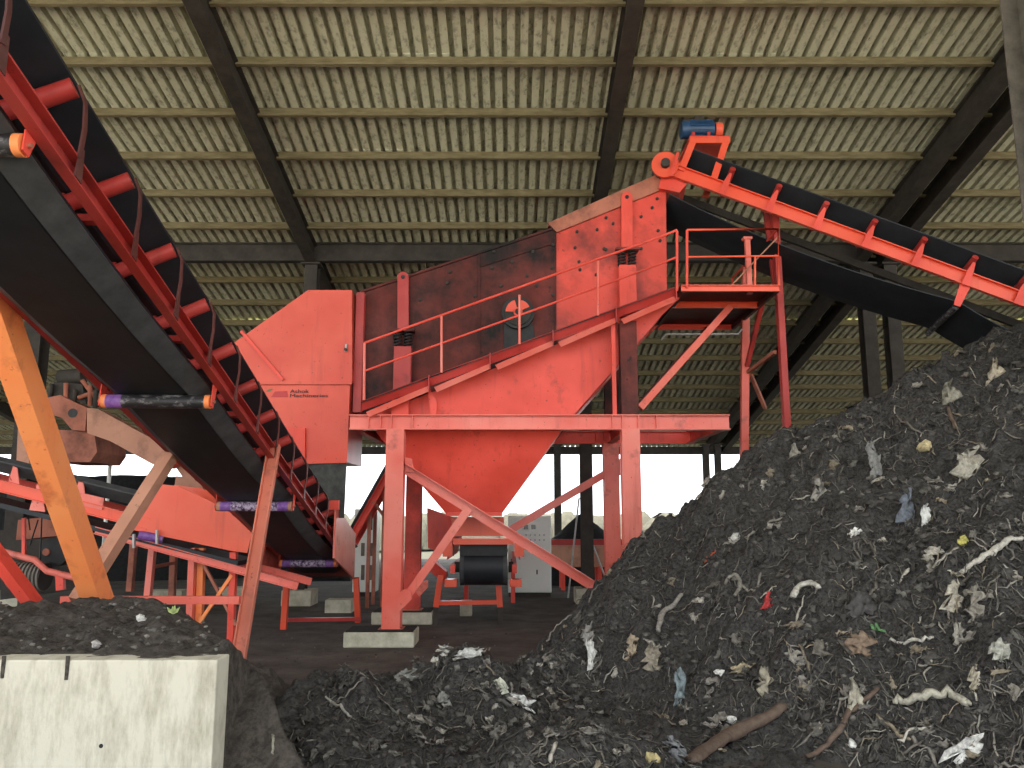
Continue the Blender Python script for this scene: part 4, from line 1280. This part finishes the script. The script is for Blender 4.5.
def dirt_tone(k):
    f_ = .7 + .6 * rng.rand()
    return tuple(c * f_ for c in TONES[k])
lit = Litter()
pool = hit_many(rng.uniform(225, 1330, 34000), rng.uniform(290, 900, 34000))
pool = pool[~np.isnan(pool[:, 0])]
pool = [V(*r) for r in pool[(pool[:, 2] > .06) & (pool[:, 0] > -1.6)]]
pool = [p for p in pool if hx(p.x, p.y) > .04 and abs(hx(p.x, p.y) - p.z) < .06]
def visible_sample():
    # even in the picture, so that near and far ground carry the same grain
    return pool.pop().copy()
for i in range(11500):
    p = visible_sample()
    dist = p.length
    n = normal(p.x, p.y)
    r_ = rng.rand()
    heap = p.x > .2 + .3 * rng.rand()
    if r_ < .30:
        lit.lump(p, rng.uniform(.008, .032) * (.4 + dist / 10), dirt_tone(rng.choice([4, 4, 5, 6, 6, 3])))
    elif r_ < .92:
        k = rng.choice([3, 3, 4, 4, 5, 6, 8]) if rng.rand() < .88 else rng.choice([0, 2, 7])
        lit.ribbon(p, n, rng.uniform(.06, .26), rng.uniform(.005, .020), dirt_tone(k) if heap else dirt_tone(rng.choice([4, 5, 6, 8])), 1.2, .012)
    else:
        k = rng.choice([4, 5, 6, 3]) if rng.rand() < .85 else rng.choice([0, 1, 2, 7])
        lit.rag(p, n, rng.uniform(.03, .10), rng.uniform(.04, .13), dirt_tone(k) if heap else dirt_tone(rng.choice([4, 5, 6, 3])), rng.choice(['tri', 'sq']), .5)
# pale pieces spread over the heap and the spill at its left foot
for i in range(230):
    while True:
        p = visible_sample()
        if p.x > -.5:
            break
    n = normal(p.x, p.y)
    k = rng.choice([0, 1, 2, 7, 8])
    if rng.rand() < .6:
        lit.ribbon(p, n, rng.uniform(.10, .34), rng.uniform(.015, .04), dirt_tone(k), 1.0, .03)
    else:
        lit.rag(p + n * .015, n, rng.uniform(.05, .13), rng.uniform(.06, .15), dirt_tone(k), rng.choice(['tri', 'sq']), .5)
for i in range(80):
    p = hit(rng.uniform(395, 600), rng.uniform(655, 745))
    if p is None:
        continue
    n = normal(p.x, p.y)
    lit.rag(p + n * .01, n, rng.uniform(.03, .09), rng.uniform(.04, .10), dirt_tone(rng.choice([0, 1, 2, 3, 8, 3, 4])), rng.choice(['tri', 'sq']), .7)
# small stones on the floor and mound
for i in range(240):
    p = hit(rng.uniform(0, 232), rng.uniform(603, 652)) if i % 2 else hit(rng.uniform(240, 570), rng.uniform(605, 665))
    if p is None:
        continue
    lit.lump(p + V(0, 0, .006), rng.uniform(.006, .02), dirt_tone(rng.choice([1, 3, 4, 5, 8, 3] if i % 2 else [3, 4, 5, 8])))
lo = lit.make('rubbish_litter', kind='stuff')
tag(lo, 'shredded rags, clods and plastic strips mixed through the heap', 'litter')

# ---- pieces one can pick out
def scrap(kind, px, py, wpx, hpx, col, name, label, cat):
    h_ = hit(px, py)
    if h_ is None:
        return
    n = normal(h_.x, h_.y) if h_.x > -1.9 else V(0, 0, 1)
    n = (n + V(0, -1.0, .15)).normalized()
    d = (h_ - cam.location).length
    w_, hh = 1.15 * wpx * d / FPX, 1.15 * hpx * d / FPX
    L_ = Litter()
    if kind in ('rag', 'tri'):
        st = rng.get_state()
        # cloth hangs down the slope: width across the view, length downhill
        t = V(0, -1, 0); t = (t - n * t.dot(n)).normalized()
        s = n.cross(t)
        N, vs, grid = 7, [], []
        for i in range(N + 1):
            rw, ro = .55 + .6 * rng.rand(), .16 * rng.randn()
            for j in range(N + 1):
                a, b = i / N - .5, j / N - .5
                b = b * (rw if kind == 'rag' else .8 + .3 * rw) + ro * (1 if kind == 'rag' else .3)
                a = a + .05 * rng.randn()
                k = 1.0 - .35 * abs(a) if kind == 'rag' else (.10 + .90 * (i / N))
                up = V(0, 0, 1)
                q = h_ - up * (a * hh * .92) + s * (b * w_ * k) + V(rng.randn(), rng.randn(), rng.randn()) * .05 * min(w_, hh)
                q = q + n * (.075 + .10 * w_ * math.cos(b * 11 + i * .3) + .05 * w_ * rng.rand())
                g = hx(q.x, q.y)
                if q.z < g + .015 and q.x > -1.9:
                    q = q + n * min(.2, (g + .02 - q.z) * .75)
                grid.append(q)
        m = N + 1; o = m * m
        vs = grid + [q - n * .014 for q in grid]
        fs = []
        for i in range(N):
            for j in range(N):
                q = (i * m + j, i * m + j + 1, (i + 1) * m + j + 1, (i + 1) * m + j)
                fs += [q, tuple(o + z for z in q[::-1])]
        for i in range(N):
            for a, b in ((i, i + 1), (N * m + i + 1, N * m + i), ((i + 1) * m, i * m), (i * m + N, (i + 1) * m + N)):
                fs.append((a, b, o + b, o + a))
        L_.put(vs, fs, col, True)
    elif kind == 'lump':
        for k in range(3):
            L_.lump(h_ + n * .03 + V(rng.randn() * w_ * .2, 0, rng.randn() * hh * .15), max(w_, hh) * .5, col, .9)
    o_ = L_.make(name)
    return tag(o_, label, cat)
def strand(pts, rpx, col, name, label, cat, lift=.02, sides=7, matname=None):
    q = [hit(*p) for p in pts]
    q = [a for a in q if a is not None]
    if len(q) < 2:
        return
    d = (q[0] - cam.location).length
    fine = []
    for a, b in zip(q[:-1], q[1:]):
        for k in range(4):
            fine.append(a.lerp(b, k / 4))
    fine.append(q[-1])
    sm = []
    for i, a in enumerate(fine):
        lo_, hi_ = max(0, i - 1), min(len(fine) - 1, i + 1)
        b = (fine[lo_] + a + fine[hi_]) / 3
        b.z = max(b.z, (hx(b.x, b.y) if b.x > -1.9 else 0)) + lift
        sm.append(b + V(rng.randn(), rng.randn(), rng.randn()) * .004)
    L_ = Litter()
    n, m = len(sm), sides
    vs, fs = [], []
    for i, a in enumerate(sm):
        dd = (sm[min(i + 1, n - 1)] - sm[max(i - 1, 0)]).normalized()
        u = dd.cross(V(0, 0, 1)).normalized(); w_ = u.cross(dd)
        r = rpx * d / FPX * (.65 + .35 * math.sin(math.pi * (i + 1) / (n + 1))) * (.85 + .3 * rng.rand())
        for j in range(m):
            an = j * math.tau / m
            vs.append(a + u * (r * math.cos(an)) + w_ * (r * math.sin(an) * .8))
    for i in range(n - 1):
        for j in range(m):
            fs.append((i * m + j, i * m + (j + 1) % m, (i + 1) * m + (j + 1) % m, (i + 1) * m + j))
    fs += [tuple(range(m))[::-1], tuple(range((n - 1) * m, n * m))]
    L_.put(vs, fs, col, True)
    return tag(L_.make(name, M[matname] if matname else None), label, cat)

GREY, BEIGE, WHITE, PALE = (.33, .31, .27), (.46, .40, .30), (.80, .78, .72), (.56, .53, .46)
M['bark'] = rough_mat('brown_bark', (.075, .05, .036), (.17, .12, .09), 14, .85, .5, .01)
strand([(688, 768), (712, 752), (735, 738), (762, 728), (788, 716)], 7.5, (.12, .08, .06), 'tree_branch', 'thick brown branch lying across the foot of the heap', 'branch', .04, 10, 'bark')
strand([(806, 764), (828, 752), (842, 735), (858, 715), (880, 694)], 3.0, (.14, .11, .085), 'tree_root', 'long thin grey brown root right of the thick branch', 'branch', .03, 7, 'bark')
strand([(948, 412), (953, 425), (957, 440)], 1.8, (.22, .17, .13), 'stick', 'short brown stick standing near the top of the heap', 'stick', .04, 6, 'bark')
strand([(792, 607), (800, 592), (812, 590), (820, 604)], 3.6, PALE, 'rag_strip', 'off white rag strip arched over the middle of the heap', 'rag', .04)
strand([(960, 582), (972, 572), (984, 564), (1000, 553), (1012, 545), (1024, 544)], 3.4, PALE, 'rag_strip', 'long pale rag strip reaching the right edge of the picture', 'rag', .04)
strand([(893, 708), (905, 712), (920, 706), (937, 703), (952, 701), (966, 710), (970, 716)], 4.2, (.48, .45, .36), 'rag_strip', 'bent beige rag strip low on the right of the heap', 'rag', .04)
strand([(888, 646), (905, 648), (922, 646), (935, 642)], 1.8, PALE, 'plastic_strip', 'thin white strip beside the green pen on the heap', 'plastic', .03)
strand([(870, 633), (878, 637), (886, 641)], 1.8, (.16, .34, .14), 'pen', 'small green pen lying on the heap', 'pen', .03)
strand([(704, 568), (711, 560), (717, 553)], .9, (.5, .10, .05), 'wire', 'thin red wire on the left slope of the heap', 'wire', .03)
strand([(324, 700), (333, 708), (343, 716), (352, 721)], 1.5, (.38, .36, .31), 'stick', 'pale stick lying on the dark soil right of the wall', 'stick', .02)
strand([(273, 738), (273, 750), (272, 764)], 1.3, (.30, .28, .22), 'stick', 'thin upright stalk at the bottom beside the wall', 'stick', .02)
strand([(658, 640), (662, 622), (672, 612), (684, 600)], 3.0, (.30, .28, .24), 'rag_strip', 'curled grey rag strip on the left slope of the heap', 'rag', .04)
strand([(725, 590), (735, 578), (742, 592), (735, 606)], 2.2, (.26, .24, .2), 'rag_strip', 'hooked grey strip in the middle of the heap', 'rag', .04)
strand([(893, 420), (912, 432), (925, 442)], 1.0, (.2, .18, .15), 'twig', 'thin twig beside the pale yellow cup', 'twig', .03)
for args in [
    ('tri', 818, 496, 21, 22, GREY, 'cloth_scrap', 'grey triangular cloth scrap left of the slim hanging sock', 'rag'),
    ('tri', 948, 399, 22, 20, (.32, .30, .24), 'cloth_scrap', 'grey beige triangular cloth below the crest on the right', 'rag'),
    ('tri', 994, 376, 18, 16, BEIGE, 'cloth_scrap', 'light beige folded cloth high on the right of the heap', 'rag'),
    ('tri', 793, 454, 11, 11, (.38, .35, .29), 'cloth_scrap', 'smallest grey cloth triangle near the left crest', 'rag'),
    ('rag', 873, 466, 11, 34, (.24, .235, .22), 'sock', 'slim grey sock shaped cloth hanging down the slope', 'rag'),
    ('rag', 905, 514, 17, 24, (.17, .19, .22), 'cloth_scrap', 'blue grey cloth wad in the middle of the heap', 'rag'),
    ('rag', 681, 694, 13, 30, (.24, .29, .30), 'cloth_scrap', 'pale blue cloth hanging above the thick branch', 'rag'),
    ('rag', 962, 753, 28, 15, WHITE, 'plastic_bag', 'bright white plastic bag at the bottom right', 'plastic bag'),
    ('lump', 983, 336, 12, 10, (.22, .34, .22), 'plastic_scrap', 'green plastic scrap on the crest of the heap', 'plastic'),
    ('lump', 808, 411, 9, 8, (.55, .22, .09), 'plastic_scrap', 'orange scrap on the left crest of the heap', 'plastic'),
    ('rag', 768, 607, 9, 12, (.55, .06, .06), 'plastic_scrap', 'small red plastic tag on the heap', 'plastic'),
    ('lump', 924, 448, 9, 9, (.60, .50, .28), 'plastic_cup', 'pale yellow crushed cup high on the heap', 'cup'),
    ('lump', 736, 541, 8, 8, (.60, .58, .52), 'ball', 'small whitish ball on the left slope of the heap', 'ball'),
    ('tri', 853, 699, 18, 24, (.46, .42, .33), 'cloth_scrap', 'beige wedge shaped cloth above the thin root', 'rag'),
    ('rag', 859, 648, 20, 17, (.28, .20, .14), 'cardboard_scrap', 'brown cardboard piece near the green pen', 'cardboard'),
    ('rag', 592, 661, 9, 26, WHITE, 'plastic_scrap', 'bright white plastic strip at the left foot of the heap', 'plastic'),
    ('rag', 522, 705, 20, 10, WHITE, 'plastic_scrap', 'white crumpled plastic on the spill left of the heap', 'plastic'),
    ('lump', 500, 686, 11, 10, (.60, .60, .48), 'stone', 'pale rounded stone on the spill left of the heap', 'stone'),
    ('rag', 634, 651, 11, 20, (.45, .36, .25), 'cloth_scrap', 'tan crumpled cloth on the lower left slope', 'rag'),
    ('rag', 590, 637, 12, 14, (.36, .34, .30), 'cloth_scrap', 'grey wad right at the left edge of the heap', 'rag'),
    ('rag', 952, 602, 18, 22, (.55, .50, .40), 'cloth_scrap', 'cream knotted rag on the right side of the heap', 'rag'),
    ('rag', 972, 612, 15, 26, (.30, .27, .22), 'cloth_scrap', 'grey tattered rag next to the cream knotted rag', 'rag'),
    ('rag', 965, 470, 22, 22, (.42, .39, .32), 'cloth_scrap', 'pale torn cloth on the right below the crest', 'rag'),
    ('rag', 957, 640, 9, 16, (.40, .37, .31), 'cloth_scrap', 'small grey hanging rag under the cream knotted rag', 'rag'),
    ('rag', 860, 612, 22, 20, (.09, .085, .08), 'rubber_scrap', 'dark flat rubber piece in the middle of the heap', 'rubber'),
    ('rag', 742, 671, 17, 8, (.52, .43, .28), 'cloth_scrap', 'tan flat scrap above the thick branch', 'rag'),
    ('rag', 652, 665, 14, 22, (.38, .33, .25), 'cloth_scrap', 'fan shaped beige rag left of the pale blue cloth', 'rag'),
    ('rag', 764, 690, 9, 26, (.36, .32, .24), 'cloth_scrap', 'narrow beige rag standing above the thick branch end', 'rag'),
    ('lump', 732, 721, 7, 6, WHITE, 'plastic_scrap', 'small white chip just above the thick branch', 'plastic'),
    ('lump', 719, 675, 6, 6, WHITE, 'plastic_scrap', 'small round white bit left of the tan flat scrap', 'plastic'),
    ('lump', 852, 745, 6, 6, WHITE, 'plastic_scrap', 'small white chip beside the thin root', 'plastic'),
    ('rag', 974, 687, 10, 18, (.50, .44, .33), 'cloth_scrap', 'oval tan scrap at the lower right of the heap', 'rag'),
    ('rag', 1000, 665, 16, 18, (.48, .47, .40), 'plastic_scrap', 'pale torn plastic near the right edge', 'plastic'),
    ('rag', 672, 755, 14, 14, (.20, .20, .20), 'rubber_scrap', 'grey rubber wad left of the thick branch', 'rubber'),
    ('lump', 651, 762, 9, 8, (.55, .45, .22), 'fruit_peel', 'yellow peel at the bottom left of the thick branch', 'peel'),
    ('rag', 924, 522, 9, 15, (.66, .66, .62), 'plastic_scrap', 'white plastic shred beside the blue grey cloth wad', 'plastic'),
    ('lump', 963, 544, 7, 7, (.62, .56, .16), 'plastic_scrap', 'small yellow bit above the long pale rag strip', 'plastic'),
    ('rag', 855, 536, 10, 6, WHITE, 'plastic_scrap', 'small white curl left of the blue grey cloth wad', 'plastic'),
    ('rag', 445, 655, 11, 9, (.50, .48, .42), 'plastic_scrap', 'pale wad on the floor where the spill begins', 'plastic'),
    ('rag', 470, 657, 24, 8, (.66, .65, .60), 'plastic_scrap', 'white shredded sheet on top of the spill', 'plastic'),
    ('rag', 405, 680, 18, 12, (.34, .33, .29), 'stone', 'greyish flat stone at left end of the spill', 'stone'),
    ('rag', 441, 704, 14, 15, (.34, .33, .29), 'cloth_scrap', 'grey crumpled rag in the dark part of the spill', 'rag'),
    ('lump', 142, 621, 7, 5, WHITE, 'stone', 'white chip on the soil behind the concrete wall', 'stone'),
    ('lump', 97, 649, 5, 6, (.45, .42, .4), 'stone', 'small grey stone just above the concrete wall', 'stone'),
]:
    scrap(*args)
leafp = hit(173, 615)
if leafp:
    L_ = Litter()
    for k in range(4):
        a_ = k * 1.6
        dv = V(math.cos(a_), math.sin(a_) * .5, 1.1).normalized()
        sv = dv.cross(V(0, 1, 0)).normalized()
        L_.put([leafp, leafp + dv * .035 + sv * .014, leafp + dv * .075, leafp + dv * .035 - sv * .014], [(0, 1, 2, 3)], (.42, .50, .18))
    tag(L_.make('seedling'), 'tiny pale green seedling in the soil behind the wall', 'plant')
